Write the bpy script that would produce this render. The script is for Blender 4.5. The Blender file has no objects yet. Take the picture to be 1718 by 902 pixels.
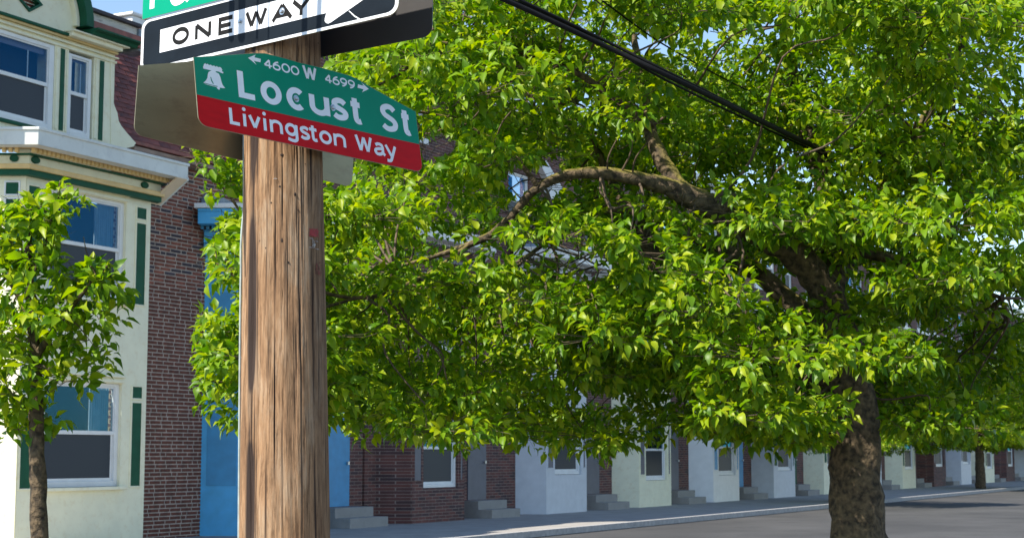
import bpy, bmesh, math, random
import numpy as np
from mathutils import Vector, Matrix, noise

random.seed(7)
rng = np.random.default_rng(11)
scene = bpy.context.scene
C = scene.collection

# ------------------------------------------------------------------ camera, sky, sun, exposure
F, CX, CY, W = 2770.0, 859.0, 451.0, 1718.0          # focal length and centre in photograph pixels
TH = math.atan(313.0 / F)                            # horizon lies 313 px under the centre
EYE = Vector((0, 0, 1.6))
cam_d = bpy.data.cameras.new('camera')
cam = bpy.data.objects.new('camera', cam_d)
C.objects.link(cam)
cam.location = EYE
cam.rotation_euler = (math.pi / 2 + TH, 0, 0)
cam_d.sensor_width = 36
cam_d.lens = 36 * F / W
cam_d.clip_end = 3000
cam_d.dof.use_dof = True
cam_d.dof.focus_distance = 7.6
cam_d.dof.aperture_fstop = 11
scene.camera = cam

SUN_EL, SUN_AZ = math.radians(48), math.atan2(-0.8, -0.6)
to_sun = Vector((-0.8 * math.cos(SUN_EL), -0.6 * math.cos(SUN_EL), math.sin(SUN_EL)))
world = bpy.data.worlds.new('World')
scene.world = world
world.use_nodes = True
wn = world.node_tree.nodes
sky = wn.new('ShaderNodeTexSky')
sky.sky_type = 'NISHITA'
sky.sun_disc = False
sky.sun_elevation = SUN_EL
sky.sun_rotation = SUN_AZ
sky.air_density = 1.0
sky.dust_density = 0.1
sky.ozone_density = 1.7
world.node_tree.links.new(sky.outputs[0], wn['Background'].inputs[0])
wn['Background'].inputs[1].default_value = 0.125
sl = bpy.data.lights.new('sun', 'SUN')
sun = bpy.data.objects.new('sun', sl)
C.objects.link(sun)
sl.energy = 5.0
sl.angle = math.radians(0.5)
sl.color = (1.0, 0.93, 0.82)
sun.rotation_euler = to_sun.to_track_quat('Z', 'Y').to_euler()
sun.location = (-10, -10, 20)
scene.view_settings.view_transform = 'Standard'
scene.view_settings.look = 'None'
scene.view_settings.exposure = 0.80
scene.view_settings.gamma = 1
scene.view_settings.use_curve_mapping = False

# ------------------------------------------------------------------ helpers
FWD = Vector((0, math.cos(TH), math.sin(TH)))
UPV = Vector((0, -math.sin(TH), math.cos(TH)))
RGT = Vector((1, 0, 0))

def ray(x, y):
    return FWD + RGT * ((x - CX) / F) - UPV * ((y - CY) / F)

def at(x, y, Y):
    d = ray(x, y)
    return EYE + d * (Y / d.y)

def on_plane(x, y, p0, n):
    d = ray(x, y)
    return EYE + d * ((p0 - EYE).dot(n) / d.dot(n))

def proj(P):
    q = P - EYE
    z = q.dot(FWD)
    return (CX + F * q.dot(RGT) / z, CY - F * q.dot(UPV) / z)

def link(o, parent=None):
    C.objects.link(o)
    if parent is not None:
        o.parent = parent
    return o

def empty(name, label, cat, loc=(0, 0, 0), rz=0.0, group=None):
    o = link(bpy.data.objects.new(name, None))
    o.location = loc
    o.rotation_euler = (0, 0, rz)
    o.empty_display_size = 0.2
    o['label'] = label
    o['category'] = cat
    if group:
        o['group'] = group
    return o

class MB:
    """collects faces, then links them as ONE mesh object"""
    def __init__(s):
        s.v, s.f = [], []
    def add(s, vs, fs):
        b = len(s.v)
        s.v += [tuple(p) for p in vs]
        s.f += [tuple(b + i for i in f) for f in fs]
        return s
    def box(s, x0, x1, y0, y1, z0, z1):
        if x0 > x1: x0, x1 = x1, x0
        if y0 > y1: y0, y1 = y1, y0
        if z0 > z1: z0, z1 = z1, z0
        vs = [(x0,y0,z0),(x1,y0,z0),(x1,y1,z0),(x0,y1,z0),(x0,y0,z1),(x1,y0,z1),(x1,y1,z1),(x0,y1,z1)]
        return s.add(vs, [(0,3,2,1),(4,5,6,7),(0,1,5,4),(1,2,6,5),(2,3,7,6),(3,0,4,7)])
    def prism(s, poly, z0, z1):
        """plan polygon (counter-clockwise) pulled up from z0 to z1"""
        n = len(poly)
        vs = [(p[0], p[1], z0) for p in poly] + [(p[0], p[1], z1) for p in poly]
        fs = [tuple(range(n - 1, -1, -1)), tuple(range(n, 2 * n))]
        fs += [(i, (i + 1) % n, n + (i + 1) % n, n + i) for i in range(n)]
        return s.add(vs, fs)
    def plate(s, poly, y0, y1):
        """polygon in local x,z pulled through y0..y1"""
        n = len(poly)
        vs = [(p[0], y0, p[1]) for p in poly] + [(p[0], y1, p[1]) for p in poly]
        fs = [tuple(range(n)), tuple(range(2 * n - 1, n - 1, -1))]
        fs += [(i, n + i, n + (i + 1) % n, (i + 1) % n) for i in range(n)]
        return s.add(vs, fs)
    def tube(s, pts, rad, sides=10, caps=True):
        pts = [Vector(p) for p in pts]
        n = len(pts)
        vs, fs = [], []
        prev = None
        for i, p in enumerate(pts):
            d = (pts[min(i + 1, n - 1)] - pts[max(i - 1, 0)]).normalized()
            if prev is None:
                a = d.orthogonal().normalized()
            else:
                a = (prev - d * prev.dot(d)).normalized()
            prev = a
            b = d.cross(a)
            r = rad[i] if hasattr(rad, '__len__') else rad
            for k in range(sides):
                t = 2 * math.pi * k / sides
                vs.append(p + (a * math.cos(t) + b * math.sin(t)) * r)
        for i in range(n - 1):
            for k in range(sides):
                k2 = (k + 1) % sides
                fs.append((i*sides+k, i*sides+k2, (i+1)*sides+k2, (i+1)*sides+k))
        if caps:
            fs.append(tuple(range(sides - 1, -1, -1)))
            fs.append(tuple(range((n-1)*sides, n*sides)))
        return s.add(vs, fs)
    def mesh(s, name, m=None, smooth=False, tri=False):
        me = bpy.data.meshes.new(name)
        me.from_pydata(s.v, [], s.f)
        if tri or smooth is None:
            bm = bmesh.new(); bm.from_mesh(me)
            bmesh.ops.triangulate(bm, faces=bm.faces[:])
            bm.to_mesh(me); bm.free()
        if m:
            me.materials.append(m)
        if smooth:
            me.polygons.foreach_set('use_smooth', [True] * len(me.polygons))
        me.update()
        return me
    def build(s, name, m, parent=None, smooth=False, bevel=0.0, tri=False):
        o = link(bpy.data.objects.new(name, s.mesh(name, m, smooth, tri)), parent)
        if bevel:
            b = o.modifiers.new('bevel', 'BEVEL')
            b.width = bevel
            b.segments = 2
            b.limit_method = 'ANGLE'
        return o

def catmull(P, per=6):
    P = [Vector(p) for p in P]
    Q = [P[0] * 2 - P[1]] + P + [P[-1] * 2 - P[-2]]
    out = []
    for i in range(1, len(Q) - 2):
        for k in range(per):
            t = k / per
            a, b, c, d = Q[i-1], Q[i], Q[i+1], Q[i+2]
            out.append(0.5 * (b*2 + (c-a)*t + (a*2-b*5+c*4-d)*t*t + (b*3-a-c*3+d)*t*t*t))
    out.append(P[-1])
    return out

# ------------------------------------------------------------------ materials
MATS = {}
def new_mat(name):
    m = bpy.data.materials.new(name)
    m.use_nodes = True
    nt = m.node_tree
    return m, nt.nodes, nt.links, nt.nodes['Principled BSDF']

def surf(name, col, rough=0.5, var=0.12, scale=6.0, bump=0.0, bscale=40.0, metal=0.0, dirt=None, dirt_amt=0.0, stretch=(1,1,1), spec=0.5, coat=0.0):
    """plain surface: base colour, broad mottling, optional stains and fine relief"""
    m, N, L, B = new_mat(name)
    tc = N.new('ShaderNodeTexCoord')
    mp = N.new('ShaderNodeMapping'); mp.inputs['Scale'].default_value = stretch
    L.new(tc.outputs['Object'], mp.inputs[0])
    n1 = N.new('ShaderNodeTexNoise'); n1.inputs['Scale'].default_value = scale; n1.inputs['Detail'].default_value = 6
    L.new(mp.outputs[0], n1.inputs[0])
    r = N.new('ShaderNodeValToRGB')
    r.color_ramp.elements[0].position = 0.3; r.color_ramp.elements[1].position = 0.7
    r.color_ramp.elements[0].color = tuple(c * (1 - var) for c in col) + (1,)
    r.color_ramp.elements[1].color = tuple(min(1, c * (1 + var)) for c in col) + (1,)
    L.new(n1.outputs[0], r.inputs[0])
    out = r.outputs[0]
    if dirt:
        n2 = N.new('ShaderNodeTexNoise'); n2.inputs['Scale'].default_value = scale * 2.3; n2.inputs['Detail'].default_value = 9; n2.inputs['Roughness'].default_value = 0.7
        L.new(mp.outputs[0], n2.inputs[0])
        r2 = N.new('ShaderNodeValToRGB')
        r2.color_ramp.elements[0].position = 0.52; r2.color_ramp.elements[1].position = 0.72
        r2.color_ramp.elements[0].color = (0,0,0,1); r2.color_ramp.elements[1].color = (dirt_amt,)*3 + (1,)
        L.new(n2.outputs[0], r2.inputs[0])
        mx = N.new('ShaderNodeMix'); mx.data_type = 'RGBA'
        L.new(r2.outputs[0], mx.inputs['Factor']); L.new(out, mx.inputs['A'])
        mx.inputs['B'].default_value = tuple(dirt) + (1,)
        out = mx.outputs['Result']
    L.new(out, B.inputs['Base Color'])
    B.inputs['Roughness'].default_value = rough
    B.inputs['Metallic'].default_value = metal
    B.inputs['Specular IOR Level'].default_value = spec
    B.inputs['Coat Weight'].default_value = coat
    if bump:
        n3 = N.new('ShaderNodeTexNoise'); n3.inputs['Scale'].default_value = bscale; n3.inputs['Detail'].default_value = 5
        L.new(mp.outputs[0], n3.inputs[0])
        b = N.new('ShaderNodeBump'); b.inputs['Strength'].default_value = bump; b.inputs['Distance'].default_value = 0.01
        L.new(n3.outputs[0], b.inputs['Height']); L.new(b.outputs[0], B.inputs['Normal'])
    MATS[name] = m
    return m

def vary_by_object(m, amt):
    """pieces that share a mesh differ a little in tone"""
    N, L = m.node_tree.nodes, m.node_tree.links
    B = N['Principled BSDF']
    src = B.inputs['Base Color'].links[0].from_socket
    oi = N.new('ShaderNodeObjectInfo')
    mr = N.new('ShaderNodeMapRange'); mr.inputs['To Min'].default_value = 1 - amt; mr.inputs['To Max'].default_value = 1 + amt
    L.new(oi.outputs['Random'], mr.inputs[0])
    h = N.new('ShaderNodeHueSaturation')
    L.new(mr.outputs[0], h.inputs['Value']); L.new(src, h.inputs['Color'])
    L.new(h.outputs[0], B.inputs['Base Color'])

cream = surf('cream_paint', (0.87, 0.83, 0.60), 0.5, 0.05, 3, 0.08, 25, dirt=(0.66,0.50,0.24), dirt_amt=0.4, spec=0.25)
tan = surf('tan_soffit', (0.74, 0.62, 0.45), 0.6, 0.06, 3, 0.05, 25, spec=0.2)
ochre = surf('ochre_paint', (0.72, 0.52, 0.22), 0.5, 0.1, 5, 0.1, 25)
green = surf('green_paint', (0.010, 0.085, 0.042), 0.5, 0.15, 4, 0.06, 30, spec=0.15)
whitep = surf('white_paint', (0.78, 0.78, 0.75), 0.4, 0.05, 4, 0.05, 30)
gutterm = surf('gutter_paint', (0.68, 0.70, 0.65), 0.45, 0.07, 2.5, 0.1, 12, dirt=(0.30,0.33,0.34), dirt_amt=0.35)
peel = surf('flaking_white_board', (0.62, 0.58, 0.50), 0.7, 0.12, 5, 0.5, 30, dirt=(0.12,0.10,0.09), dirt_amt=0.9, stretch=(0.4,1,2))
slate = surf('red_slate', (0.19, 0.052, 0.035), 0.55, 0.35, 7, 0.4, 22); vary_by_object(slate, 0.4)
coping = surf('dark_coping', (0.035, 0.025, 0.03), 0.6, 0.2, 6)
oldwood = surf('old_eave_wood', (0.30, 0.21, 0.16), 0.8, 0.3, 5, 0.4, 30, dirt=(0.06,0.05,0.05), dirt_amt=0.8, stretch=(0.3,1,2))
lead = surf('lead_flashing', (0.22, 0.27, 0.31), 0.5, 0.3, 6, 0.4, 15, dirt=(0.5,0.55,0.58), dirt_amt=0.6)
blue = surf('blue_paint', (0.07, 0.42, 0.74), 0.45, 0.1, 4, 0.06, 30)
bluedk = surf('blue_trim', (0.04, 0.28, 0.52), 0.45, 0.1, 4)
brickm = surf('brick_red', (0.20, 0.062, 0.036), 0.8, 0.3, 9, 0.5, 60); vary_by_object(brickm, 0.35)
brickd = surf('brick_burnt', (0.05, 0.035, 0.042), 0.7, 0.3, 9, 0.5, 60); vary_by_object(brickd, 0.3)
mortar = surf('mortar', (0.46, 0.37, 0.30), 0.9, 0.25, 9, 0.5, 60)
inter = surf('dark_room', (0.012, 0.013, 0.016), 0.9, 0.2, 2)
screenm = surf('insect_screen', (0.010, 0.018, 0.030), 0.5, 0.1, 60)
curtain = surf('sheer_curtain', (0.22, 0.30, 0.36), 0.8, 0.1, 8)
blindm = surf('roller_blind', (0.22, 0.20, 0.25), 0.8, 0.1, 5)

def brick_wall_mat(name, c1, c2, cm, bw, bh):
    m, N, L, B = new_mat(name)
    tc = N.new('ShaderNodeTexCoord'); sx = N.new('ShaderNodeSeparateXYZ'); cx = N.new('ShaderNodeCombineXYZ')
    L.new(tc.outputs['Object'], sx.inputs[0])
    ad = N.new('ShaderNodeMath'); ad.operation = 'ADD'
    L.new(sx.outputs[0], ad.inputs[0]); L.new(sx.outputs[1], ad.inputs[1])
    L.new(ad.outputs[0], cx.inputs[0]); L.new(sx.outputs[2], cx.inputs[1])
    br = N.new('ShaderNodeTexBrick')
    br.inputs['Color1'].default_value = c1 + (1,); br.inputs['Color2'].default_value = c2 + (1,); br.inputs['Mortar'].default_value = cm + (1,)
    br.inputs['Scale'].default_value = 1; br.inputs['Brick Width'].default_value = bw; br.inputs['Row Height'].default_value = bh
    br.inputs['Mortar Size'].default_value = bh * 0.09
    L.new(cx.outputs[0], br.inputs[0])
    n = N.new('ShaderNodeTexNoise'); n.inputs['Scale'].default_value = 3; n.inputs['Detail'].default_value = 8
    L.new(tc.outputs['Object'], n.inputs[0])
    mr = N.new('ShaderNodeMapRange'); mr.inputs['To Min'].default_value = 0.6; mr.inputs['To Max'].default_value = 1.4
    L.new(n.outputs[0], mr.inputs[0])
    h = N.new('ShaderNodeHueSaturation'); L.new(br.outputs[0], h.inputs['Color']); L.new(mr.outputs[0], h.inputs['Value'])
    L.new(h.outputs[0], B.inputs['Base Color']); B.inputs['Roughness'].default_value = 0.85
    b = N.new('ShaderNodeBump'); b.inputs['Strength'].default_value = 0.6; b.inputs['Distance'].default_value = 0.01; b.invert = True
    L.new(br.outputs['Fac'], b.inputs['Height']); L.new(b.outputs[0], B.inputs['Normal'])
    return m
brickfar = brick_wall_mat('far_brickwork', (0.17,0.06,0.045), (0.06,0.035,0.036), (0.27,0.20,0.16), 0.33, 0.0775)

def glass_mat():
    m, N, L, B = new_mat('window_glass')
    N.remove(B)
    out = N['Material Output']
    tr = N.new('ShaderNodeBsdfTransparent'); tr.inputs[0].default_value = (0.88, 0.93, 0.95, 1)
    gl = N.new('ShaderNodeBsdfGlossy'); gl.inputs['Roughness'].default_value = 0.02; gl.inputs[0].default_value = (0.03, 0.19, 0.38, 1)  # deep blue of the reflected sky is painted into the gloss tint
    lw = N.new('ShaderNodeLayerWeight'); lw.inputs[0].default_value = 0.5
    pw_ = N.new('ShaderNodeMath'); pw_.operation = 'POWER'; pw_.inputs[1].default_value = 3.0
    L.new(lw.outputs['Facing'], pw_.inputs[0])
    fr = N.new('ShaderNodeMath'); fr.operation = 'MULTIPLY_ADD'; fr.inputs[1].default_value = 0.85; fr.inputs[2].default_value = 0.07
    L.new(pw_.outputs[0], fr.inputs[0])
    n = N.new('ShaderNodeTexNoise'); n.inputs['Scale'].default_value = 1.3
    tc = N.new('ShaderNodeTexCoord'); L.new(tc.outputs['Object'], n.inputs[0])
    b = N.new('ShaderNodeBump'); b.inputs['Strength'].default_value = 0.05; b.inputs['Distance'].default_value = 0.05
    L.new(n.outputs[0], b.inputs['Height']); L.new(b.outputs[0], gl.inputs['Normal'])
    mx = N.new('ShaderNodeMixShader')
    L.new(fr.outputs[0], mx.inputs[0]); L.new(tr.outputs[0], mx.inputs[1]); L.new(gl.outputs[0], mx.inputs[2])
    L.new(mx.outputs[0], out.inputs[0])
    return m
glass = glass_mat()

# sign sheeting
s_green = surf('green_sheeting', (0.0, 0.25, 0.14), 0.42, 0.06, 3, 0.02, 60, spec=0.12)
s_green2 = surf('sunlit_green_sheeting', (0.0, 0.30, 0.17), 0.42, 0.05, 3, spec=0.12)  # lighter copy of the green sheeting, sunlight put into its colour
s_red = surf('red_sheeting', (0.58, 0.003, 0.006), 0.45, 0.08, 14, 0.03, 50, stretch=(1,1,4), spec=0.12)
s_white = surf('white_sheeting', (0.84, 0.85, 0.86), 0.45, 0.04, 9)
s_black = surf('black_sheeting', (0.007, 0.011, 0.016), 0.5, 0.3, 9, spec=0.12)
s_letter = surf('black_letter_film', (0.014, 0.013, 0.012), 0.6, 0.2, 9, spec=0.12)
alum = surf('olive_reflect_aluminium', (0.31, 0.28, 0.18), 0.40, 0.12, 3, 0.03, 30, metal=0.5, spec=0.2, dirt=(0.17,0.13,0.09), dirt_amt=0.5, stretch=(1,1,3))  # olive base stands in for trees reflected in the metal
alumdk = surf('shaded_aluminium', (0.12, 0.115, 0.115), 0.42, 0.15, 3, 0.03, 30, metal=0.7)  # darker copy of the aluminium, shade on the sign's back painted in
steel = surf('galvanised_bolt', (0.55, 0.57, 0.58), 0.35, 0.2, 60, metal=0.9)
wirem = surf('wire_sheath', (0.36, 0.42, 0.40), 0.45, 0.2, 20)
rubber = surf('black_cable', (0.010, 0.010, 0.011), 0.7, 0.2, 20, spec=0.15)

def wood_mat():
    m, N, L, B = new_mat('weathered_pole_wood')
    tc = N.new('ShaderNodeTexCoord')
    def nz(sc, det, st, rgh=0.6):
        mp = N.new('ShaderNodeMapping'); mp.inputs['Scale'].default_value = st
        L.new(tc.outputs['Object'], mp.inputs[0])
        n = N.new('ShaderNodeTexNoise'); n.inputs['Scale'].default_value = sc; n.inputs['Detail'].default_value = det; n.inputs['Roughness'].default_value = rgh
        n.inputs['Distortion'].default_value = 0.4
        L.new(mp.outputs[0], n.inputs[0]); return n
    big = nz(13, 7, (1, 1, 0.22), 0.7)
    grain = nz(70, 9, (1, 1, 0.07), 0.78)
    fine = nz(190, 3, (1, 1, 0.03))
    r1 = N.new('ShaderNodeValToRGB'); e = r1.color_ramp.elements
    e[0].position = 0.28; e[0].color = (0.20, 0.108, 0.055, 1)
    e[1].position = 0.75; e[1].color = (0.50, 0.385, 0.265, 1)
    k = e.new(0.5); k.color = (0.395, 0.24, 0.13, 1)
    L.new(big.outputs[0], r1.inputs[0])
    r2 = N.new('ShaderNodeValToRGB'); e = r2.color_ramp.elements
    e[0].position = 0.33; e[0].color = (0.13, 0.10, 0.08, 1)
    e[1].position = 0.52; e[1].color = (1, 1, 1, 1)
    L.new(grain.outputs[0], r2.inputs[0])
    mx = N.new('ShaderNodeMix'); mx.data_type = 'RGBA'; mx.blend_type = 'MULTIPLY'; mx.inputs['Factor'].default_value = 0.9
    L.new(r1.outputs[0], mx.inputs['A']); L.new(r2.outputs[0], mx.inputs['B'])
    r3 = N.new('ShaderNodeValToRGB'); e = r3.color_ramp.elements
    e[0].position = 0.3; e[0].color = (0.62, 0.6, 0.58, 1); e[1].position = 0.7; e[1].color = (1.15, 1.12, 1.1, 1)
    L.new(fine.outputs[0], r3.inputs[0])
    mx2 = N.new('ShaderNodeMix'); mx2.data_type = 'RGBA'; mx2.blend_type = 'MULTIPLY'; mx2.inputs['Factor'].default_value = 0.8
    L.new(mx.outputs['Result'], mx2.inputs['A']); L.new(r3.outputs[0], mx2.inputs['B'])
    st = N.new('ShaderNodeAttribute'); st.attribute_name = 'stain_shade'
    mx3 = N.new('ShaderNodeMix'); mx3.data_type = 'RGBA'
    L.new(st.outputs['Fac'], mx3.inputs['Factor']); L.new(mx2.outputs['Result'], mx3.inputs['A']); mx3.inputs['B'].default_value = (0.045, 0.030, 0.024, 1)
    L.new(mx3.outputs['Result'], B.inputs['Base Color'])
    B.inputs['Roughness'].default_value = 0.85
    B.inputs['Specular IOR Level'].default_value = 0.25
    ad = N.new('ShaderNodeMath'); ad.operation = 'MULTIPLY_ADD'; ad.inputs[1].default_value = 0.4
    L.new(fine.outputs[0], ad.inputs[0]); L.new(grain.outputs[0], ad.inputs[2])
    b = N.new('ShaderNodeBump'); b.inputs['Strength'].default_value = 0.75; b.inputs['Distance'].default_value = 0.006
    L.new(ad.outputs[0], b.inputs['Height']); L.new(b.outputs[0], B.inputs['Normal'])
    return m
wood = wood_mat()
redspot = surf('red_paint_spot', (0.32, 0.03, 0.03), 0.7, 0.4, 40)
knotm = surf('dark_knot', (0.03, 0.018, 0.012), 0.9, 0.3, 60)

def bark_mat():
    m, N, L, B = new_mat('mossy_bark')
    tc = N.new('ShaderNodeTexCoord')
    n = N.new('ShaderNodeTexNoise'); n.inputs['Scale'].default_value = 22; n.inputs['Detail'].default_value = 8
    L.new(tc.outputs['Object'], n.inputs[0])
    r = N.new('ShaderNodeValToRGB'); e = r.color_ramp.elements
    e[0].position = 0.35; e[0].color = (0.03, 0.022, 0.013, 1); e[1].position = 0.7; e[1].color = (0.17, 0.12, 0.065, 1)
    L.new(n.outputs[0], r.inputs[0])
    # moss grows on the upper side of limbs
    g = N.new('ShaderNodeNewGeometry'); sx = N.new('ShaderNodeSeparateXYZ'); L.new(g.outputs['Normal'], sx.inputs[0])
    n2 = N.new('ShaderNodeTexNoise'); n2.inputs['Scale'].default_value = 7; n2.inputs['Detail'].default_value = 6
    L.new(tc.outputs['Object'], n2.inputs[0])
    mu = N.new('ShaderNodeMath'); mu.operation = 'MULTIPLY'; L.new(sx.outputs[2], mu.inputs[0]); L.new(n2.outputs[0], mu.inputs[1])
    mr = N.new('ShaderNodeMapRange'); mr.inputs['From Min'].default_value = 0.18; mr.inputs['From Max'].default_value = 0.42; mr.inputs['To Max'].default_value = 0.75
    L.new(mu.outputs[0], mr.inputs[0])
    mx = N.new('ShaderNodeMix'); mx.data_type = 'RGBA'
    L.new(mr.outputs[0], mx.inputs['Factor']); L.new(r.outputs[0], mx.inputs['A']); mx.inputs['B'].default_value = (0.22, 0.19, 0.02, 1)
    L.new(mx.outputs['Result'], B.inputs['Base Color']); B.inputs['Roughness'].default_value = 0.9
    b = N.new('ShaderNodeBump'); b.inputs['Strength'].default_value = 1.0; b.inputs['Distance'].default_value = 0.03
    L.new(n.outputs[0], b.inputs['Height']); L.new(b.outputs[0], B.inputs['Normal'])
    return m
bark = bark_mat()
twigm = surf('twig_bark', (0.10, 0.07, 0.045), 0.85, 0.4, 30)

def leaf_mat():
    m, N, L, B = new_mat('pear_leaf')
    g = N.new('ShaderNodeNewGeometry'); oi = N.new('ShaderNodeObjectInfo')
    ad = N.new('ShaderNodeMath'); ad.operation = 'ADD'; L.new(g.outputs['Random Per Island'], ad.inputs[0]); L.new(oi.outputs['Random'], ad.inputs[1])
    fr = N.new('ShaderNodeMath'); fr.operation = 'FRACT'; L.new(ad.outputs[0], fr.inputs[0])
    r = N.new('ShaderNodeValToRGB'); e = r.color_ramp.elements
    e[0].position = 0.0; e[0].color = (0.07, 0.17, 0.006, 1); e[1].position = 1.0; e[1].color = (0.35, 0.415, 0.013, 1)
    k = e.new(0.55); k.color = (0.18, 0.31, 0.009, 1)
    L.new(fr.outputs[0], r.inputs[0])
    L.new(r.outputs[0], B.inputs['Base Color'])
    B.inputs['Roughness'].default_value = 0.42
    B.inputs['Specular IOR Level'].default_value = 0.32
    tl = N.new('ShaderNodeBsdfTranslucent')
    h = N.new('ShaderNodeHueSaturation'); h.inputs['Value'].default_value = 1.65; h.inputs['Saturation'].default_value = 1.1
    L.new(r.outputs[0], h.inputs['Color']); L.new(h.outputs[0], tl.inputs[0])
    mx = N.new('ShaderNodeMixShader'); mx.inputs[0].default_value = 0.40
    L.new(B.outputs[0], mx.inputs[1]); L.new(tl.outputs[0], mx.inputs[2])
    L.new(mx.outputs[0], N['Material Output'].inputs[0])
    return m
leafm = leaf_mat()
asphalt = surf('asphalt', (0.055, 0.054, 0.053), 0.9, 0.3, 0.35, 0.5, 80, dirt=(0.025,0.025,0.026), dirt_amt=0.8)
paving = surf('concrete_paving', (0.33, 0.31, 0.28), 0.85, 0.12, 1.5, 0.3, 60, dirt=(0.2,0.19,0.17), dirt_amt=0.5)

# ------------------------------------------------------------------ the street
def struct(name, mb, m):
    o = mb.build(name, m)
    o['kind'] = 'structure'
    return o

HA = math.atan((2285 - CX) / F)                        # the row of houses runs off at this angle
hv = Vector((math.sin(HA), math.cos(HA), 0)); nH = Vector((math.cos(HA), -math.sin(HA), 0))
P0 = at(43, 320, 28.0); P0.z = 0                       # corner of the green bay
RZ = math.atan2(hv.y, hv.x)

def local(P):
    q = P - P0
    return (q.dot(hv), -q.dot(nH), P.z)                # along the row, inward, up
def tz(x, y, o=0.0):
    """photograph point on the facade plane that stands o metres in front of the bay"""
    a = local(on_plane(x, y, P0 + nH * o, nH))
    return a[0], a[2]
def row_point(t, o, z=0.0):
    return P0 + hv * t + nH * o + Vector((0, 0, z))

struct('ground', MB().add([(-1500,-300,-0.13),(1500,-300,-0.13),(1500,2500,-0.13),(-1500,2500,-0.13)], [(0,1,2,3)]), asphalt)
pv = MB()
corners = [row_point(-40, -3), row_point(-40, 4.2), row_point(160, 4.2), row_point(160, -3)]
pv.prism([(p.x, p.y) for p in corners], -0.12, 0.0)
struct('pavement', pv, paving)
kb = MB()
corners = [row_point(-40, 4.2), row_point(-40, 4.38), row_point(160, 4.38), row_point(160, 4.2)]
kb.prism([(p.x, p.y) for p in corners], -0.12, 0.015)
struct('kerb', kb, surf('granite_kerb', (0.36,0.35,0.34), 0.8, 0.2, 8, 0.4, 50))
cp = MB(); cp.prism([(-4, 4.5), (0.6, 4.5), (0.6, 9.0), (-4, 9.0)], -0.12, 0.0)
struct('corner_pavement', cp, paving)

# ------------------------------------------------------------------ row houses
EX, EY = -hv.x, nH.x                                    # local direction of a bay's left return (world -X)
NX, NY = -nH.x, -hv.x                                   # its outward normal in local coordinates
MIT = (1 - hv.x) / nH.x
PROJ = 0.75                                             # how far the bays stand out from the brick
SL = PROJ / EY

def sweep(mb, oi, oo, z0, z1, t_end, t0=0.0, s=SL, ret=True):
    """a band that follows the bay: left return, corner, front, right return"""
    out = [(t0 + s*EX + oo*NX, s*EY + oo*NY), (t0 - MIT*oo, -oo), (t_end + (MIT*oo if ret else 0), -oo)]
    inn = [(t0 + s*EX + oi*NX, s*EY + oi*NY), (t0 - MIT*oi, -oi), (t_end + (MIT*oi if ret else 0), -oi)]
    if ret:
        out.append((t_end - s*EX - oo*NX, s*EY + oo*NY)); inn.append((t_end - s*EX - oi*NX, s*EY + oi*NY))
    poly = out + inn[::-1]
    # build as quads between neighbours so that the concave ring stays clean
    n = len(out)
    vs = []
    for z in (z0, z1):
        vs += [(p[0], p[1], z) for p in out] + [(p[0], p[1], z) for p in inn]
    fs = []
    for i in range(n - 1):
        o0, o1, i0, i1 = i, i+1, n+i, n+i+1
        fs += [(o0, i0, i1, o1), (2*n+o0, 2*n+o1, 2*n+i1, 2*n+i0), (o0, o1, 2*n+o1, 2*n+o0), (i0, 2*n+i0, 2*n+i1, i1)]
    fs += [(0, 2*n, 3*n, n), (n-1, 2*n-1, 4*n-1, 3*n-1)]
    mb.add(vs, fs)
    return mb

def lbox(mb, s0, s1, o0, o1, z0, z1, t0=0.0):
    """box on the bay's left return: s from the corner, o outward"""
    poly = []
    for s, o in ((s0,o0),(s0,o1),(s1,o1),(s1,o0)):
        poly.append((t0 + s*EX + o*NX, s*EY + o*NY))
    a = sum(poly[i][0]*poly[(i+1)%4][1] - poly[(i+1)%4][0]*poly[i][1] for i in range(4))
    if a < 0: poly = poly[::-1]
    return mb.prism(poly, z0, z1)

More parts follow.
